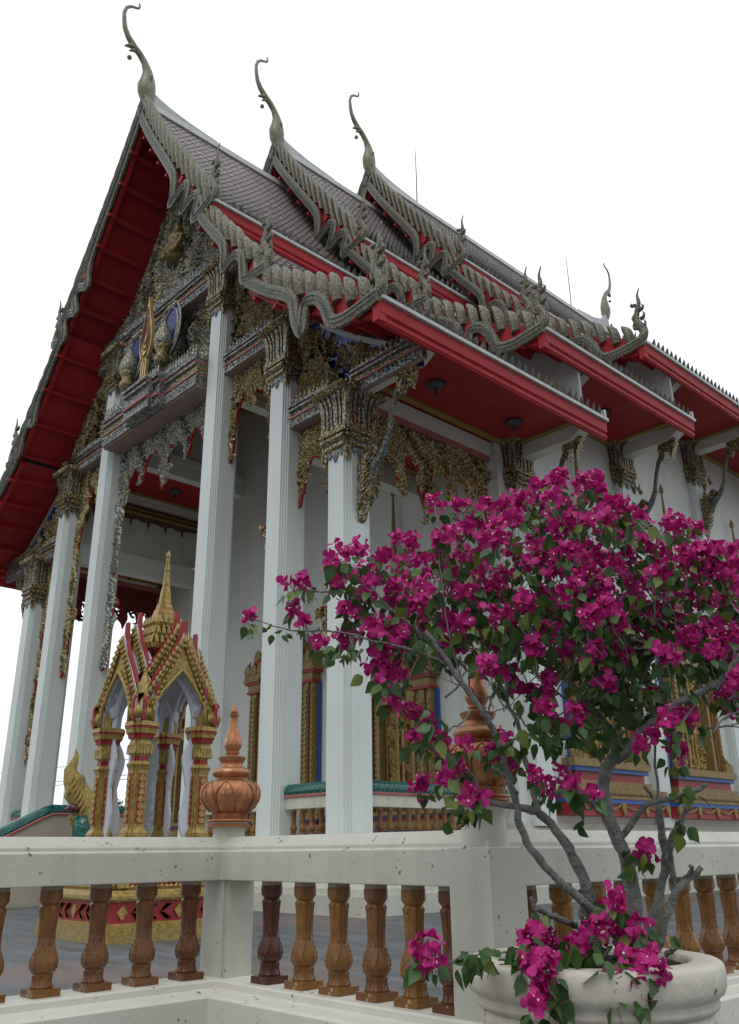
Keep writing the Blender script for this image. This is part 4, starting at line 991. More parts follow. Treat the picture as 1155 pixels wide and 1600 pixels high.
# corner piers
PS = .62
pier0 = None
for sx in (1, -1):
    for sy in (1, -1):
        b = MB(); cx, cy = SX + sx * (PS - .13), SY + sy * (PS - .13)
        P_ = [(.165, 2.28, 0), (.165, 2.33, 0), (.13, 2.38, 0), (.12, 2.4, 0), (.12, 3.14, 0), (.13, 3.18, 0), (.15, 3.22, 0), (.105, 3.27, 1), (.105, 3.31, 1), (.10, 3.33, 0), (.125, 3.38, 0), (.135, 3.5, 0), (.12, 3.56, 0), (.15, 3.57, 1), (.16, 3.62, 1), (.18, 3.64, 0), (.19, 3.70, 0), (.20, 3.71, 1), (.20, 3.73, 1), (.21, 3.74, 0), (.20, 3.80, 0)]
        L8 = [(1, .55), (.8, .55), (.8, .8), (.55, .8), (.55, 1), (-.55, 1), (-.55, .8), (-.8, .8), (-.8, .55), (-1, .55), (-1, -.55), (-.8, -.55), (-.8, -.8), (-.55, -.8), (-.55, -1), (.55, -1), (.55, -.8), (.8, -.8), (.8, -.55), (1, -.55)]
        b.sq([(r, z) for r, z, m in P_], L8, (cx, cy, SZ), mats=[m for r, z, m in P_]); pier = b.build('pier', [M['brgold'], M['shred']], sh)
        b = MB(); 
        for ax in (0, 1):
            for sg in (1, -1):
                Fq = (lambda u, v, d, sg=sg: (cx + sg * (.12 + d), cy + u, v + SZ)) if ax == 0 else (lambda u, v, d, sg=sg: (cx + u, cy + sg * (.12 + d), v + SZ))
                b.prism([(-.055, 2.45), (.055, 2.45), (.055, 3.1), (-.055, 3.1)], Fq, 0, .008, 1)
                for k in range(7): b.prism([(x, 2.46 + k * .09 + y) for x, y in pointed(.09, .09)], Fq, .008, .022, 0)
                for k in range(5): b.prism([(-.1 + k * .05 + x, 3.36 + y) for x, y in pointed(.05, .13)], Fq, 0, .02, 0)
        b.build('pier_ornament', [M['brgold'], M['shred']], pier)
# white inner shell and bare concrete back slab
b = MB(); b.box((SX - .42, SY - .42, 4.66 + SZ), (SX + .42, SY + .42, 4.7 + SZ)); b.build('vault', M['shwhite'], sh)
for r in range(4):      # white ogee-edged panels framing each opening; one half was left bare concrete
    c_, s_ = cos(r * pi / 2), sin(r * pi / 2); Fw = lambda u, v, d: (SX + (.50 + d) * c_ - u * s_, SY + (.50 + d) * s_ + u * c_, v + SZ)
    for sg in (-1, 1):
        w = [(.27, 2.28), (.22, 2.42), (.21, 2.6), (.26, 2.78), (.29, 2.95), (.25, 3.12), (.21, 3.25), (.20, 3.36), (.25, 3.5), (.31, 3.6), (.32, 3.78), (.31, 3.98), (.27, 4.12), (.16, 4.32), (.0, 4.5)]
        pts = [(sg * u, v) for u, v in w] + [(0, 4.62), (sg * .50, 4.1), (sg * .50, 2.28)]
        b = MB(); b.prism(pts, Fw, -.04, 0 if not (r == 0 and sg < 0) else .03); bare = (r == 0 and sg < 0)
        b.build('bare_slab' if bare else 'arch_panel', M['concrete'] if bare else M['shwhite'], sh)
# nested gables on the four sides
def sgable(r, R_, sc, z0, name='gable'):
    a = r * pi / 2; c_, s_ = cos(a), sin(a); F_ = lambda u, v, d: (SX + (R_ + d) * c_ - u * s_, SY + (R_ + d) * s_ + u * c_, v + SZ)
    O = [(-.70, 0), (-.73, .12), (-.74, .3), (-.66, .22), (-.60, .35), (-.44, .62), (-.27, .88), (-.13, 1.08), (-.04, 1.30), (0, 1.42)]
    I = [(-.46, 0), (-.45, .22), (-.42, .34), (-.36, .38), (-.35, .44), (-.20, .62), (-.07, .76), (0, .84)]
    out = O + [(-x, y) for x, y in O[-2::-1]]; inn = I + [(-x, y) for x, y in I[-2::-1]]
    pts = [(x * sc, z0 + y * sc) for x, y in out + inn[::-1]]
    b = MB(); b.prism(pts, F_, -.05, .0, 0, 2, 2); g = b.build(name, [M['brgold'], M['shwhite'], M['shwhite']], sh)
    b = MB(); N = len(pts)
    for sg in (-1, 1):
        P_ = [F_(sg * -x * sc, z0 + y * sc, .02) for x, y in I]; b.tube(P_, .028, 6)
        P_ = [F_(sg * -x * .86 * sc, z0 + .06 + y * .93 * sc, .015) for x, y in O[4:]]; b.tube(P_, .018, 5)
        for k in range(13):
            t = k / 12; u = .62 * (1 - t) ** 1.0; y = .25 + 1.02 * t
            b.tube([F_(sg * u * sc * 1.0, z0 + y * sc, .01), F_(sg * (u + .035) * sc, z0 + (y + .04) * sc, .035), F_(sg * (u + .02) * sc, z0 + (y + .1) * sc, .01)], [.032, .028, .008], 5)
            b.tube([F_(sg * u * sc * .82, z0 + (y - .02) * sc, .01), F_(sg * (u * .82 - .03) * sc, z0 + (y + .03) * sc, .035), F_(sg * u * .8 * sc, z0 + (y + .07) * sc, .01)], [.026, .024, .006], 5)
        for k in range(5):
            b.tube([F_(sg * (.5 + .045 * k) * sc, z0 + .05 * sc, .01), F_(sg * (.53 + .045 * k) * sc, z0 + .14 * sc, .04), F_(sg * (.50 + .05 * k) * sc, z0 + .24 * sc, .01)], [.035, .03, .01], 5)
    b.build('gable_carving', M['brgold'], g, smooth=True)
    b = MB()
    for sg in (-1, 1):
        E = [(.75, .02), (.77, .3), (.74, .38), (.68, .26), (.63, .36), (.46, .66), (.29, .92), (.15, 1.12), (.055, 1.34), (.03, 1.62)]
        b.prism([(sg * x * sc, z0 + y * sc) for x, y in E] + [(sg * (x - .04) * sc, z0 + (y - .03) * sc) for x, y in E[::-1]], F_, -.085, -.035)
    b.box(F_(-.035 * sc, z0 + 1.36 * sc, -.08), F_(.025 * sc, z0 + 1.58 * sc, -.03)) if r % 2 == 0 else b.box(F_(-.035 * sc, z0 + 1.36 * sc, -.08), F_(.025 * sc, z0 + 1.58 * sc, -.03))
    b.build('gable_crest', M['shred'], g)
    # white roof behind the gable
    b = MB(); pr_ = [(-.62, .3), (-.3, .85), (0, 1.2), (.3, .85), (.62, .3)]
    b.prism([(x * sc, z0 + y * sc - .03) for x, y in pr_] + [(x * sc * .9, z0 + (y - .12) * sc - .03) for x, y in pr_[::-1]], F_, -R_ + .3, -.05); b.build('gable_roof', M['shwhite'], g)
for r in range(4):
    sgable(r, PS + .03, .94, 3.8); sgable(r, PS - .16, .9, 4.05)
for sx in (1, -1):
    for sy in (1, -1):
        cx, cy = SX + sx * .52, SY + sy * .52; b = MB()
        b.lathe([(.13, 3.78 + SZ), (.14, 3.95 + SZ), (.10, 4.1 + SZ), (.12, 4.2 + SZ), (.07, 4.38 + SZ), (.02, 4.5 + SZ)], (cx, cy, 0), 8); b.build('corner_boss', M['brgold'], sh)
b = MB()
sp = [(.30, 4.6, 0), (.24, 4.78, 0), (.20, 4.86, 0), (.28, 4.88, 1), (.33, 4.93, 1), (.36, 4.95, 0), (.34, 5.02, 0), (.26, 5.04, 1), (.25, 5.1, 1), (.28, 5.12, 0), (.26, 5.2, 0), (.21, 5.22, 1), (.21, 5.27, 1), (.235, 5.3, 0), (.21, 5.38, 0), (.17, 5.42, 0), (.165, 5.5, 0), (.16, 5.52, 1), (.15, 5.54, 0), (.135, 5.6, 0), (.13, 5.61, 1), (.115, 5.63, 0), (.105, 5.69, 0), (.10, 5.7, 1), (.085, 5.72, 0), (.07, 5.9, 0), (.05, 6.0, 0), (.055, 6.02, 0), (.045, 6.06, 0), (.036, 6.25, 0), (.045, 6.27, 0), (.034, 6.3, 0), (.022, 6.48, 0), (.035, 6.5, 0), (.032, 6.53, 0), (.004, 6.6, 0)]
b.sq([(r, z) for r, z, m in sp], L8, (SX, SY, SZ), mats=[m for r, z, m in sp])
for lv, (R_, z, n) in enumerate(((.33, 5.0, 7), (.26, 5.16, 6), (.21, 5.34, 5))):
    for r in range(4):
        c_, s_ = cos(r * pi / 2), sin(r * pi / 2)
        for k in range(n):
            u = -R_ * .85 + k * R_ * 1.7 / (n - 1); P0 = lambda v, d: (SX + (R_ + d) * c_ - u * s_, SY + (R_ + d) * s_ + u * c_, v + SZ)
            b.tube([P0(z - .04, -.03), P0(z + .03, .02), P0(z + .1, 0), P0(z + .15, -.02)], [.03, .035, .025, .006], 5)
b.build('spire', [M['brgold'], M['shred']], sh)

# ------------------------------------------------------------------ foreground balustrade
fb = thing('balustrade', (-4.0, 3.5, 0), 'cream concrete balustrade with brown glazed balusters and copper lotus finials, zigzagging across the foreground', 'balustrade')
XA, YB, XD = -5.13, 3.50, -2.93        # axis of left run, of the middle run, of the right run
# footing: swept profile along the three runs
def sweep(b, prof, path, m=0):
    """prof (offset, z) across a horizontal polyline with mitred corners"""
    P = [Vector((p[0], p[1], 0)) for p in path]; rings = []
    for i, p in enumerate(P):
        d0 = (P[i] - P[i - 1]).normalized() if i else None; d1 = (P[i + 1] - P[i]).normalized() if i < len(P) - 1 else None
        n0 = Vector((d0.y, -d0.x, 0)) if d0 else None; n1 = Vector((d1.y, -d1.x, 0)) if d1 else None
        if n0 and n1: nn = (n0 + n1); nn = nn / nn.dot(n1)
        else: nn = n0 or n1
        rings.append([p + nn * u + Vector((0, 0, z)) for u, z in prof])
    b.loft(rings, m)
PATH = [(XA, -1.5), (XA, YB), (XD, YB), (XD, 9.5)]
b = MB(); sweep(b, [(-.26, -.05), (.26, -.05), (.26, .255), (.24, .265), (.15, .285), (.15, .322), (.14, .33), (-.14, .33), (-.15, .322), (-.15, .285), (-.26, .265)], PATH); b.build('footing', M['creamtop'], fb, bevel=.004)
b = MB(); sweep(b, [(-.115, .882), (.115, .882), (.115, 1.052), (.095, 1.058), (.095, 1.078), (.05, 1.138), (-.05, 1.138), (-.095, 1.078), (-.095, 1.058), (-.115, 1.052)], PATH)
b.build('rail', M['cream'], fb, bevel=.005)
b = MB()
b.box((XA - .10, YB - .10, .32), (XA + .12, YB + .12, .884)); b.build('post', M['cream'], fb, bevel=.006)
b = MB(); b.box((XA + .12, YB - .075, .328), (XA + .15, YB + .12, .884)); b.build('post', M['cream'], fb, bevel=.004)
b = MB(); b.box((XD - .135, YB - .125, .1), (XD + .13, YB + .135, 1.058)); b.build('post', M['cream'], fb, bevel=.006)
b = MB(); b.box((XD - .12, 8.1, .1), (XD + .125, 8.35, 1.06)); b.build('post', M['cream'], fb, bevel=.006)
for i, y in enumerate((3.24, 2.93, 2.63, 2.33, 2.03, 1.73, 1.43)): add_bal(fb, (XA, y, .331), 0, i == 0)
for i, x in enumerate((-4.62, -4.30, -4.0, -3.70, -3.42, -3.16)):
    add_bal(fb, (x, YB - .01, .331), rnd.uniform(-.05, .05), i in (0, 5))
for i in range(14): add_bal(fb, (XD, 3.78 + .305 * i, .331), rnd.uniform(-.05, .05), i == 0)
def finial(x, y, z0):
    K = .195 / 300
    pr = [(228, 0), (232, 8), (190, 35), (185, 50), (222, 62), (218, 72), (170, 85), (180, 120), (188, 130), (176, 140), (215, 160), (262, 215), (290, 270), (298, 320), (290, 370), (265, 420), (232, 445), (215, 455), (168, 462), (150, 475), (150, 490), (170, 498), (198, 525), (202, 545), (192, 568), (160, 592), (120, 600), (112, 612), (108, 640), (122, 655), (142, 690), (144, 700), (118, 712), (70, 722), (62, 735), (76, 745), (76, 755), (64, 765), (70, 775), (88, 800), (97, 830), (96, 850), (84, 895), (66, 950), (52, 1000), (44, 1060), (38, 1110), (40, 1125), (52, 1145), (52, 1158), (36, 1165), (32, 1172), (42, 1180), (38, 1195), (14, 1235), (2, 1260)]
    P = [(r * K, z0 + h * K * .98) for r, h in pr]
    def fn(a, t, r, z):
        h = (z - z0) / K / .98
        return 1 + (.035 * abs(cos(4 * a)) - .02 if 165 < h < 450 else 0)
    b = MB(); b.lathe(P, (x, y, 0), 48, 0, fn); o = b.build('finial', M['copper'], fb, smooth='auto')
    b = MB()
    R_ = lambda h: next(pr[i][0] + (pr[i + 1][0] - pr[i][0]) * (h - pr[i][1]) / max(1, pr[i + 1][1] - pr[i][1]) for i in range(len(pr) - 1) if pr[i][1] <= h <= pr[i + 1][1])
    for k in range(8):
        a0 = k * pi / 4
        for sg in (-1, 1):
            Q = []
            for h, u in ((150, .98), (200, 1.0), (260, 1.0), (320, .92), (370, .72), (410, .45), (438, .2), (452, .0)):
                a = a0 + sg * u * pi / 8 * .92; rr = R_(h) * K * 1.03 + .001; Q.append((x + rr * cos(a), y + rr * sin(a), z0 + h * K * .98))
            b.tube(Q, .0055, 5)
        Q = [(x + (R_(h) * K * 1.03) * cos(a0), y + (R_(h) * K * 1.03) * sin(a0), z0 + h * K * .98) for h in (240, 320, 400, 450)]; b.tube(Q, [.003, .005, .005, .003], 5)
    b.build('petal_ridge', M['copper'], o, smooth=True)
def collar(x, y, z0, w):
    b = MB(); b.lathe([(w * 1.0, z0), (w * .98, z0 + .05), (w * .92, z0 + .1), (w * .9, z0 + .13), (w * .96, z0 + .17), (w * 1.1, z0 + .2)], (x, y, 0), 40)
    b.build('collar', M['cream'], fb, smooth='auto')
collar(XA + .01, YB, 1.03, .115); finial(XA + .01, YB, 1.2)
collar(XD, YB - .005, 1.055, .118); finial(XD, YB - .005, 1.25)
finial(XD, 8.22, 1.25)

# ------------------------------------------------------------------ planter
PX, PY, PZ = -2.16, 3.17, .655
KP = .945
pot = thing('planter', (PX, PY, 0), 'large round cream concrete planter with a fluted body, holding the bougainvillea', 'planter')
b = MB(); b.lathe([(.30, 0), (.34, .02), (.345, .05), (.36, .12), (.40, .28), (.432, .40), (.446, .46), (.45, .49)], (PX, PY, 0), 144, 0, lambda a, t, r, z: KP * (1 + (.022 * abs(cos(15 * a)) if .06 < z < .475 else 0)))
b.build('body', M['stone'], pot, smooth=True)
b = MB(); b.lathe([(.44, .485), (.470, .50), (.478, .515), (.472, .53), (.480, .54), (.498, .552), (.508, .575), (.511, .61), (.508, .638), (.502, .648), (.492, .654), (.47, .657), (.40, .657), (.388, .652), (.378, .635), (.37, .56)], (PX, PY, .004), 96, 0, lambda a, t, r, z: KP)
b.build('rim', M['stone'], pot, smooth=True)
b = MB(); n = 26; vs = []; fs = []
for i in range(n + 1):
    for j in range(n + 1):
        x, y = (i / n - .5) * .74, (j / n - .5) * .74
        vs.append((PX + x, PY + y, .632 + rnd.uniform(-.01, .012) + .008 * sin(9 * x) * cos(7 * y)))
for i in range(n):
    for j in range(n):
        x, y = ((i + .5) / n - .5) * .76, ((j + .5) / n - .5) * .76
        if hypot(x, y) < .365: fs.append((i * (n + 1) + j, (i + 1) * (n + 1) + j, (i + 1) * (n + 1) + j + 1, i * (n + 1) + j + 1))
b.add(vs, fs); b.build('soil', M['soil'], pot)

# ------------------------------------------------------------------ bougainvillea
D0 = 3.84
bt = thing('bougainvillea', (PX, PY, .59), 'bougainvillea with twisting grey trunks and masses of magenta flowers, growing in the planter', 'bougainvillea')
def spl(P, k=4):
    P = [Vector(p) for p in P]; Q = []
    for i in range(len(P) - 1):
        p0, p1, p2, p3 = P[max(i - 1, 0)], P[i], P[i + 1], P[min(i + 2, len(P) - 1)]
        for j in range(k):
            t = j / k; Q.append(.5 * ((2 * p1) + (p2 - p0) * t + (2 * p0 - 5 * p1 + 4 * p2 - p3) * t * t + (3 * p1 - p0 - 3 * p2 + p3) * t ** 3))
    return Q + [P[-1]]
def branch(pts, w0, w1, d0=0., d1=0., name='branch', knob=.12):
    """pts in photo pixels; widths in photo pixels; d0..d1 depth offset along it"""
    n = len(pts); W = [at(x, y, D0 + d0 + (d1 - d0) * i / (n - 1)) for i, (x, y) in enumerate(pts)]
    Q = spl(W); m = len(Q); S = D0 / FPX * 1.02
    Q = [q_ + Vector((rnd.uniform(-1, 1), rnd.uniform(-1, 1), rnd.uniform(-1, 1))) * .004 for q_ in Q]
    rad = [max(.0016, .82 * (w0 + (w1 - w0) * i / (m - 1)) * S * .5 * (1 + rnd.uniform(-knob, knob))) for i in range(m)]
    b = MB(); b.tube(Q, rad, 9); b.build(name, M['bark'], bt, smooth=True); return Q
branch([(968, 1500), (985, 1465), (992, 1420), (980, 1346), (963, 1305), (949, 1270), (942, 1225), (952, 1194), (963, 1180)], 27, 21, 0, 0, 'trunk')
branch([(963, 1185), (977, 1178), (997, 1149), (1018, 1130), (1049, 1104), (1091, 1083), (1125, 1062), (1160, 1020)], 20, 9, 0, -.3)
branch([(963, 1190), (958, 1155), (942, 1128), (907, 1090), (887, 1055), (866, 1028), (850, 980), (830, 940)], 19, 6, 0, .3)
branch([(1001, 1150), (1000, 1110), (1003, 1060), (1030, 1015), (1050, 985), (1075, 930)], 9, 5, .05, .35)
branch([(965, 1310), (942, 1270), (907, 1242), (885, 1237), (868, 1239)], 17, 9, 0, -.15)
branch([(905, 1240), (896, 1225), (890, 1205), (884, 1180)], 8, 4, -.1, -.2)
branch([(1012, 1490), (1018, 1450), (1030, 1400), (1041, 1346), (1036, 1310), (1032, 1288), (1025, 1249)], 18, 13, .05, 0, 'trunk')
branch([(1030, 1255), (1024, 1180), (1026, 1120), (1034, 1060), (1030, 1000)], 5, 3, 0, .15)
branch([(1022, 1250), (1010, 1233), (1006, 1228)], 7, 4, 0, -.05)
branch([(967, 1310), (985, 1292), (1003, 1262), (1020, 1254), (1060, 1246), (1085, 1236), (1103, 1226)], 12, 8, 0, -.2)
branch([(1057, 1400), (1052, 1370), (1047, 1330), (1058, 1296), (1070, 1270), (1078, 1262)], 11, 8, .02, -.1)
branch([(1010, 1500), (1030, 1470), (1038, 1440), (1056, 1393), (1080, 1372), (1096, 1355)], 17, 9, 0, -.15)
branch([(1058, 1390), (1068, 1374), (1082, 1360), (1078, 1352)], 7, 5, -.05, -.2)
branch([(1040, 1345), (1045, 1310), (1060, 1290), (1066, 1272)], 6, 4, -.05, -.15)
branch([(985, 1456), (960, 1440), (923, 1417), (871, 1374), (837, 1335), (813, 1294), (803, 1242), (788, 1190), (770, 1140), (750, 1106), (729, 1076), (710, 1050), (690, 1020), (665, 985)], 15, 8, -.05, -.35, 'trunk')
branch([(932, 1500), (925, 1460), (914, 1430), (921, 1395), (900, 1346), (876, 1305), (845, 1274), (814, 1262), (776, 1256), (752, 1248), (742, 1232)], 25, 7, -.02, -.2, 'trunk')
branch([(843, 1272), (831, 1225), (817, 1173), (808, 1125), (793, 1097), (790, 1040), (786, 1000), (800, 960)], 11, 5, -.1, .1)
branch([(790, 1094), (776, 1080), (766, 1090), (745, 1085)], 8, 3, 0, .1)
branch([(900, 1446), (880, 1438), (858, 1428), (840, 1420)], 11, 9, 0, -.15)
branch([(838, 1424), (832, 1408), (829, 1403)], 7, 6, -.15, -.17)
branch([(740, 1250), (752, 1240), (722, 1262), (712, 1268)], 5, 3, -.2, -.25)
branch([(1040, 1490), (1050, 1484), (1062, 1478)], 10, 8, -.1, -.15)
branch([(752, 1246), (745, 1225), (735, 1208), (730, 1200)], 5, 3, -.2, -.28)
branch([(810, 1240), (790, 1215), (778, 1205), (768, 1200)], 5, 3, -.2, -.3)
branch([(735, 1110), (724, 1128), (706, 1138), (700, 1142)], 4, 3, -.3, -.35)
# long sprays
branch([(700, 1040), (660, 1020), (600, 1005), (540, 990), (500, 985), (460, 985), (420, 975), (395, 966)], 5, 1.6, -.3, -.5, knob=.03)
branch([(690, 1010), (640, 975), (590, 940), (540, 928), (500, 925), (465, 918), (450, 912)], 5, 1.6, -.3, -.1, knob=.03)
branch([(650, 985), (600, 940), (570, 900), (540, 880), (520, 868)], 4, 1.5, -.2, 0, knob=.03)
branch([(720, 1060), (700, 980), (690, 900), (684, 830), (680, 790)], 4, 1.3, -.2, 0, knob=.03)
branch([(880, 1500), (840, 1490), (780, 1488), (730, 1494), (700, 1502), (672, 1505)], 4, 1.6, -.25, -.55, knob=.03)
for i in range(46):     # twiggy tangle inside the crown
    x, y = rnd.uniform(680, 1150), rnd.uniform(930, 1150); P_ = [(x, y)]; a = rnd.uniform(-2.6, -.4)
    for k in range(4): a += rnd.uniform(-.6, .6); x += cos(a) * 28; y += sin(a) * 24; P_.append((x, y))
    d = rnd.uniform(-.35, .4); branch(P_, rnd.uniform(2.5, 5), 1.2, d, d + rnd.uniform(-.2, .2), 'twig', .05)

CL = '''388,962 450,910 475,905 460,945 497,1000 475,968 540,995 523,863 559,859 523,885 554,894 582,884 526,908 602,863 623,873 582,911 616,915 644,835 623,832 661,866
689,849 724,849 682,922 720,915 731,901 745,920 661,908 613,932 637,928 550,942 548,953 582,980 602,970 623,963 651,960 672,946 547,987 595,1022 616,1008 582,1043 602,1050 625,1040 692,998 720,1000 727,960
717,776 734,807 685,825 682,776 706,819 838,747 869,743 865,763 885,775 920,763 936,751 917,798 936,798 960,775 984,791 818,779 787,779 759,779 724,779 731,806 779,810 775,830 802,798 838,838 858,842
873,818 897,818 920,885 956,873 983,857 1015,873 1007,838 1047,806 1062,810 1086,818 1110,846 1066,857 1035,909 1054,909 1082,905 1118,873 1145,846 1145,877 1125,889 1137,920 1133,952 1141,984 1153,1023
783,885 743,897 724,909 767,913 798,920 846,913 818,925 897,897 901,925 952,936 976,897 992,920 968,960 992,968 921,952 913,972 873,952 838,972 858,976 810,984 787,968 925,1003 972,1003 999,1011 952,984
1031,972 1082,936 759,1031 779,1039 795,1039 850,1078 846,1098 862,1125 897,1114 858,1062 921,1027 818,1074 1023,1090 1047,1118 1078,1125 1129,1074 1137,1102 1145,1086 640,1107 650,1149 671,1145 688,1163 692,1149
709,1194 692,1208 657,1223 730,1159 733,1239 745,1246 771,1177 615,1087 664,1125 786,1156 800,1187 772,1170 859,1128 838,1204 854,1229 873,1201 861,1104 845,1083 904,1114 925,1235 893,1218 1053,1173 1056,1142
997,1156 1046,1118 1021,1142 1008,1325 668,1473 672,1508 665,1495 826,1469 841,1456 856,1464 828,1495 854,1508 850,1534 841,1564 871,1529 902,1473 936,1447 954,1404 984,1460 993,1438 971,1456 975,1495 971,1538
993,1538 958,1540 1014,1495 1023,1512 845,1423 1000,800 1030,850 940,830 900,860 870,880 820,870 800,850 760,860 750,880 990,880 1020,940 940,910 880,920 860,940 830,940 800,950 770,950 740,940 700,950 1060,960 1010,990 1100,970 1110,1000 890,985 1095,880 1155,900 1155,950 945,1060 700,880 660,890 570,925 640,900
860,790 845,765 905,740 870,730 930,735 810,765 890,800 950,800 975,825 905,845 935,860 885,850 850,860 1000,905 970,935 1040,940 950,960 905,945 780,900 755,830 725,860 705,900 690,870 640,860 655,930 625,985 700,965 745,965 770,990 835,1000 880,1010 1105,925 1120,905 1150,870 1125,975 1150,1050 1140,1010 1075,985 1040,1010 1095,850 1035,880 1070,880 1000,950 985,990'''.split()
# each bloom is three folded bracts round a tiny pale floret
bl = MB(); fl = MB(); lf = MB()
def bract(mb, c, ax, side, L, w):
    nr = ax.cross(side).normalized(); V = []
    for t, ww, up in ((0, .25, 0), (.25, .85, .14), (.55, 1., .30), (.85, .68, .34), (1.0, .1, .30)):
        p = c + ax * (L * t) + nr * (L * up)
        V += [p - side * (w * ww) + nr * (w * .35 * ww), p, p + side * (w * ww) + nr * (w * .35 * ww)]
    F = []
    for j in range(4): a = j * 3; F += [(a, a + 1, a + 4, a + 3), (a + 1, a + 2, a + 5, a + 4)]
    mb.add(V, F)
def rv(): 
    while True:
        v = Vector((rnd.uniform(-1, 1), rnd.uniform(-1, 1), rnd.uniform(-1, 1)))
        if .1 < v.length < 1: return v.normalized()
def bloom(c, dr, sz):
    s1 = dr.orthogonal().normalized(); s2 = dr.cross(s1)
    a0 = rnd.uniform(0, 6.28)
    for k in range(3):
        a = a0 + k * 2.094; o = s1 * cos(a) + s2 * sin(a); ax = (dr * rnd.uniform(.6, 1.3) + o).normalized(); side = ax.cross(dr).normalized()
        bract(bl, c, ax, side, sz * rnd.uniform(.85, 1.15), sz * .55)
    if rnd.random() < .2:
        p = c + dr * sz * .4; q_ = [p + (s1 * cos(t) + s2 * sin(t)) * .0055 for t in [k * 1.257 for k in range(5)]]
        fl.add(q_ + [p + dr * .003], [(0, 1, 5), (1, 2, 5), (2, 3, 5), (3, 4, 5), (4, 0, 5)])
def leaf(c, ax, sz):
    side = ax.cross(rv()).normalized(); nr = ax.cross(side).normalized(); V = []; dz = -.25
    for t, w, k in ((0, .04, 0), (.2, .34, .02), (.42, .42, .03), (.7, .26, 0), (1, .01, -.08)):
        p = c + ax * (sz * t) + Vector((0, 0, dz * sz * t * t)) + nr * (k * sz)
        V += [p - side * (w * sz) + nr * (.14 * w * sz), p - nr * .06 * w * sz, p + side * (w * sz) + nr * (.14 * w * sz)]
    F = []
    for j in range(4): a = j * 3; F += [(a, a + 1, a + 4, a + 3), (a + 1, a + 2, a + 5, a + 4)]
    lf.add(V, F)
seg = MB()
for s_ in CL:
    x, y = map(float, s_.split(','))
    main = x > 620 and y < 1060; pot_ = y > 1380
    dp = rnd.uniform(-.38, .42) if main else rnd.uniform(-.35, .1)
    if pot_ and rnd.random() < .25: continue
    if pot_: dp = rnd.uniform(-.30, -.1) if y < 1470 else rnd.uniform(-.58, -.5) if y > 1500 else rnd.uniform(-.48, -.35)
    if x < 520: dp = -.3
    if pot_ and x < 700: dp = -.55
    c0 = at(x, y + (14 if main else 4), D0 + dp); small = (x < 520 or (y > 1060 and rnd.random() < .4)) and not pot_
    nb = rnd.randint(5, 7) if small else (rnd.randint(8, 12) if x < 760 else rnd.randint(9, 15)); R_ = .028 if small else .05
    for k in range(nb):
        d = rv(); d = (d - HF * .5 + Vector((0, 0, .25))).normalized(); bloom(c0 + d * R_ * rnd.uniform(.25, 1.1), (d + rv() * .5).normalized(), rnd.uniform(.024, .036))
    for k in range(rnd.randint(4, 8) if not small else 4):
        d = rv(); d.z = -abs(d.z) * .7; d.normalize(); leaf(c0 + d * R_ * .8 + Vector((0, 0, -.025)), (d + Vector((0, 0, -.5))).normalized(), rnd.uniform(.035, .062))
    seg.tube([c0, c0 + Vector((rnd.uniform(-.03, .03), rnd.uniform(-.03, .03), -.09)), c0 + Vector((rnd.uniform(-.06, .06), 0, -.16)) ] if main else [c0, c0 + Vector((0, 0, -.03))], [.0015, .002, .0025] if main else [.0015, .002], 4)
def leafblob(x0, x1, y0, y1, n, d0, d1, s0=.04, s1=.068):
    for k in range(n):
        x, y = rnd.gauss((x0 + x1) / 2, (x1 - x0) / 3.4), rnd.gauss((y0 + y1) / 2, (y1 - y0) / 3.4)
        if x < 640 and y > 1090: continue
        if not (x0 - 12 < x < x1 + 12 and y0 - 12 < y < y1 + 12): continue
        d = rv(); d.z = -abs(d.z); leaf(at(x, y, D0 + rnd.uniform(d0, d1)), d.normalized(), rnd.uniform(s0, s1))
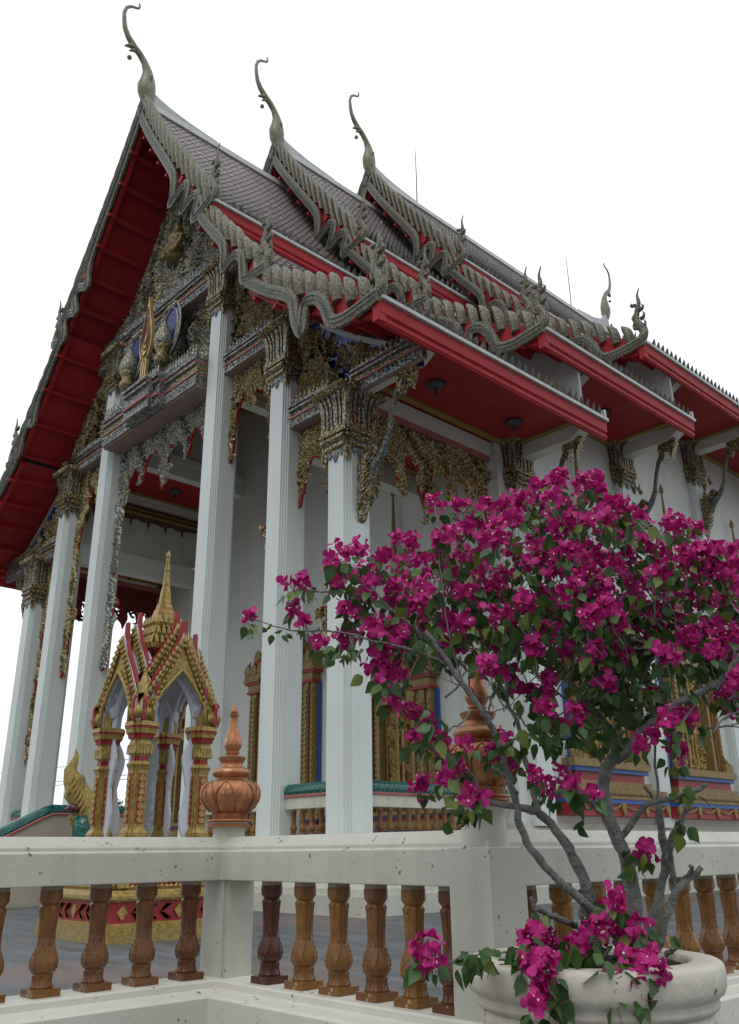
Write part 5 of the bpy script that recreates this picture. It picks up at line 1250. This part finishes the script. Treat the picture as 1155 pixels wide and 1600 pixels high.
for a in ((640, 1150, 880, 1050, 430, -.3, .45), (900, 1000, 1000, 1160, 330, -.15, .4), (760, 1150, 950, 1070, 260, 0, .5), (620, 700, 930, 1040, 60, -.4, 0), (1020, 1150, 990, 1090, 90, -.3, .2), (990, 1040, 1060, 1120, 30, -.3, 0),
          (800, 870, 1110, 1170, 26, -.3, 0), (520, 600, 900, 1000, 36, -.3, .1), (690, 830, 985, 1040, 60, -.3, .2), (500, 560, 1005, 1030, 12, -.45, -.3), (760, 1100, 800, 900, 120, -.2, .4),
          (640, 710, 1110, 1180, 16, -.4, -.3), (690, 760, 1210, 1290, 16, -.35, -.2), (780, 810, 1150, 1200, 10, -.3, -.2), (850, 900, 1110, 1180, 14, -.2, 0), (880, 930, 1240, 1290, 6, -.2, -.15, .05, .08), (975, 1000, 1330, 1360, 7, -.1, -.05, .05, .07), (1050, 1090, 1230, 1250, 6, -.2, -.15),
          (1055, 1080, 1285, 1310, 6, -.15, -.1), (715, 760, 1485, 1510, 22, -.5, -.35, .045, .07), (775, 830, 1480, 1510, 20, -.45, -.3, .045, .07), (835, 930, 1470, 1520, 40, -.5, -.3, .045, .075), (940, 990, 1490, 1545, 22, -.58, -.45, .045, .075), (862, 892, 1545, 1575, 7, -.6, -.55, .06, .085), (1040, 1050, 1460, 1475, 2, -.2, -.2), (905, 960, 1395, 1430, 9, -.1, -.05), (835, 860, 1425, 1440, 8, -.2, -.15), (400, 500, 975, 1000, 14, -.5, -.4, .03, .045), (455, 500, 925, 945, 8, -.15, -.1, .03, .045)):
    leafblob(*a)
bl.add(fl.V, fl.F, 1); bl.build('flowers', [M['bract'], M['flower']], bt, recalc=False, smooth=True)
lf.add(seg.V, seg.F, 1); lf.build('leaves', [M['leaf'], M['bark']], bt, recalc=False, smooth=True)

# ------------------------------------------------------------------ background beyond the temple
for i, (x, y, h, w, lab) in enumerate(((-92, 50, 7.0, 5.5, 'distant dark green tree seen low between the left porch columns'), (-112, 46, 7.5, 6.5, 'distant broad tree at the far left edge beyond the temple steps'), (-78, 52, 6., 4.5, 'distant tree visible through the golden shrine'))):
    t = thing('tree', (x, y, 0), lab, 'tree', 'trees beyond the temple')
    b = MB(); b.tube([(x, y, 0), (x + .2, y, h * .3), (x, y, h * .6)], [.3, .22, .08], 8)
    for k in range(6): a = k * 1.05; b.tube([(x + .1, y, h * .35), (x + w * .3 * cos(a), y + w * .3 * sin(a), h * .62)], [.1, .03], 5)
    b.build('trunk', M['bark'], t)
    b = MB()
    cl = [(rnd.gauss(0, w * .28), rnd.gauss(0, w * .28), h * (.62 + rnd.gauss(0, .14))) for k in range(26)]
    for k in range(2600):
        c = rnd.choice(cl); p = Vector((x + c[0] + rnd.gauss(0, .45), y + c[1] + rnd.gauss(0, .45), c[2] + rnd.gauss(0, .4))); a1, a2 = rv() * .22, rv() * .16
        b.add([p - a1, p + a2, p + a1, p - a2], [(0, 1, 2, 3)])
    b.build('crown', M['farleaf'], t, recalc=False)
b = MB()
for z in (9.6, 10.1, 12.0): 
    P_ = [Vector((-140 + i * 14, 52 + i * 1.2, z + .5 * ((i - 3) / 3) ** 2)) for i in range(8)]; b.tube(P_, .035, 4)
tag(b.build('power_line', M['iron']), 'thin power cables crossing the pale sky between the left porch columns', 'cable')
print('built', len(bpy.data.objects), 'objects', sum(len(o.data.polygons) for o in bpy.data.objects if o.type == 'MESH'), 'faces')
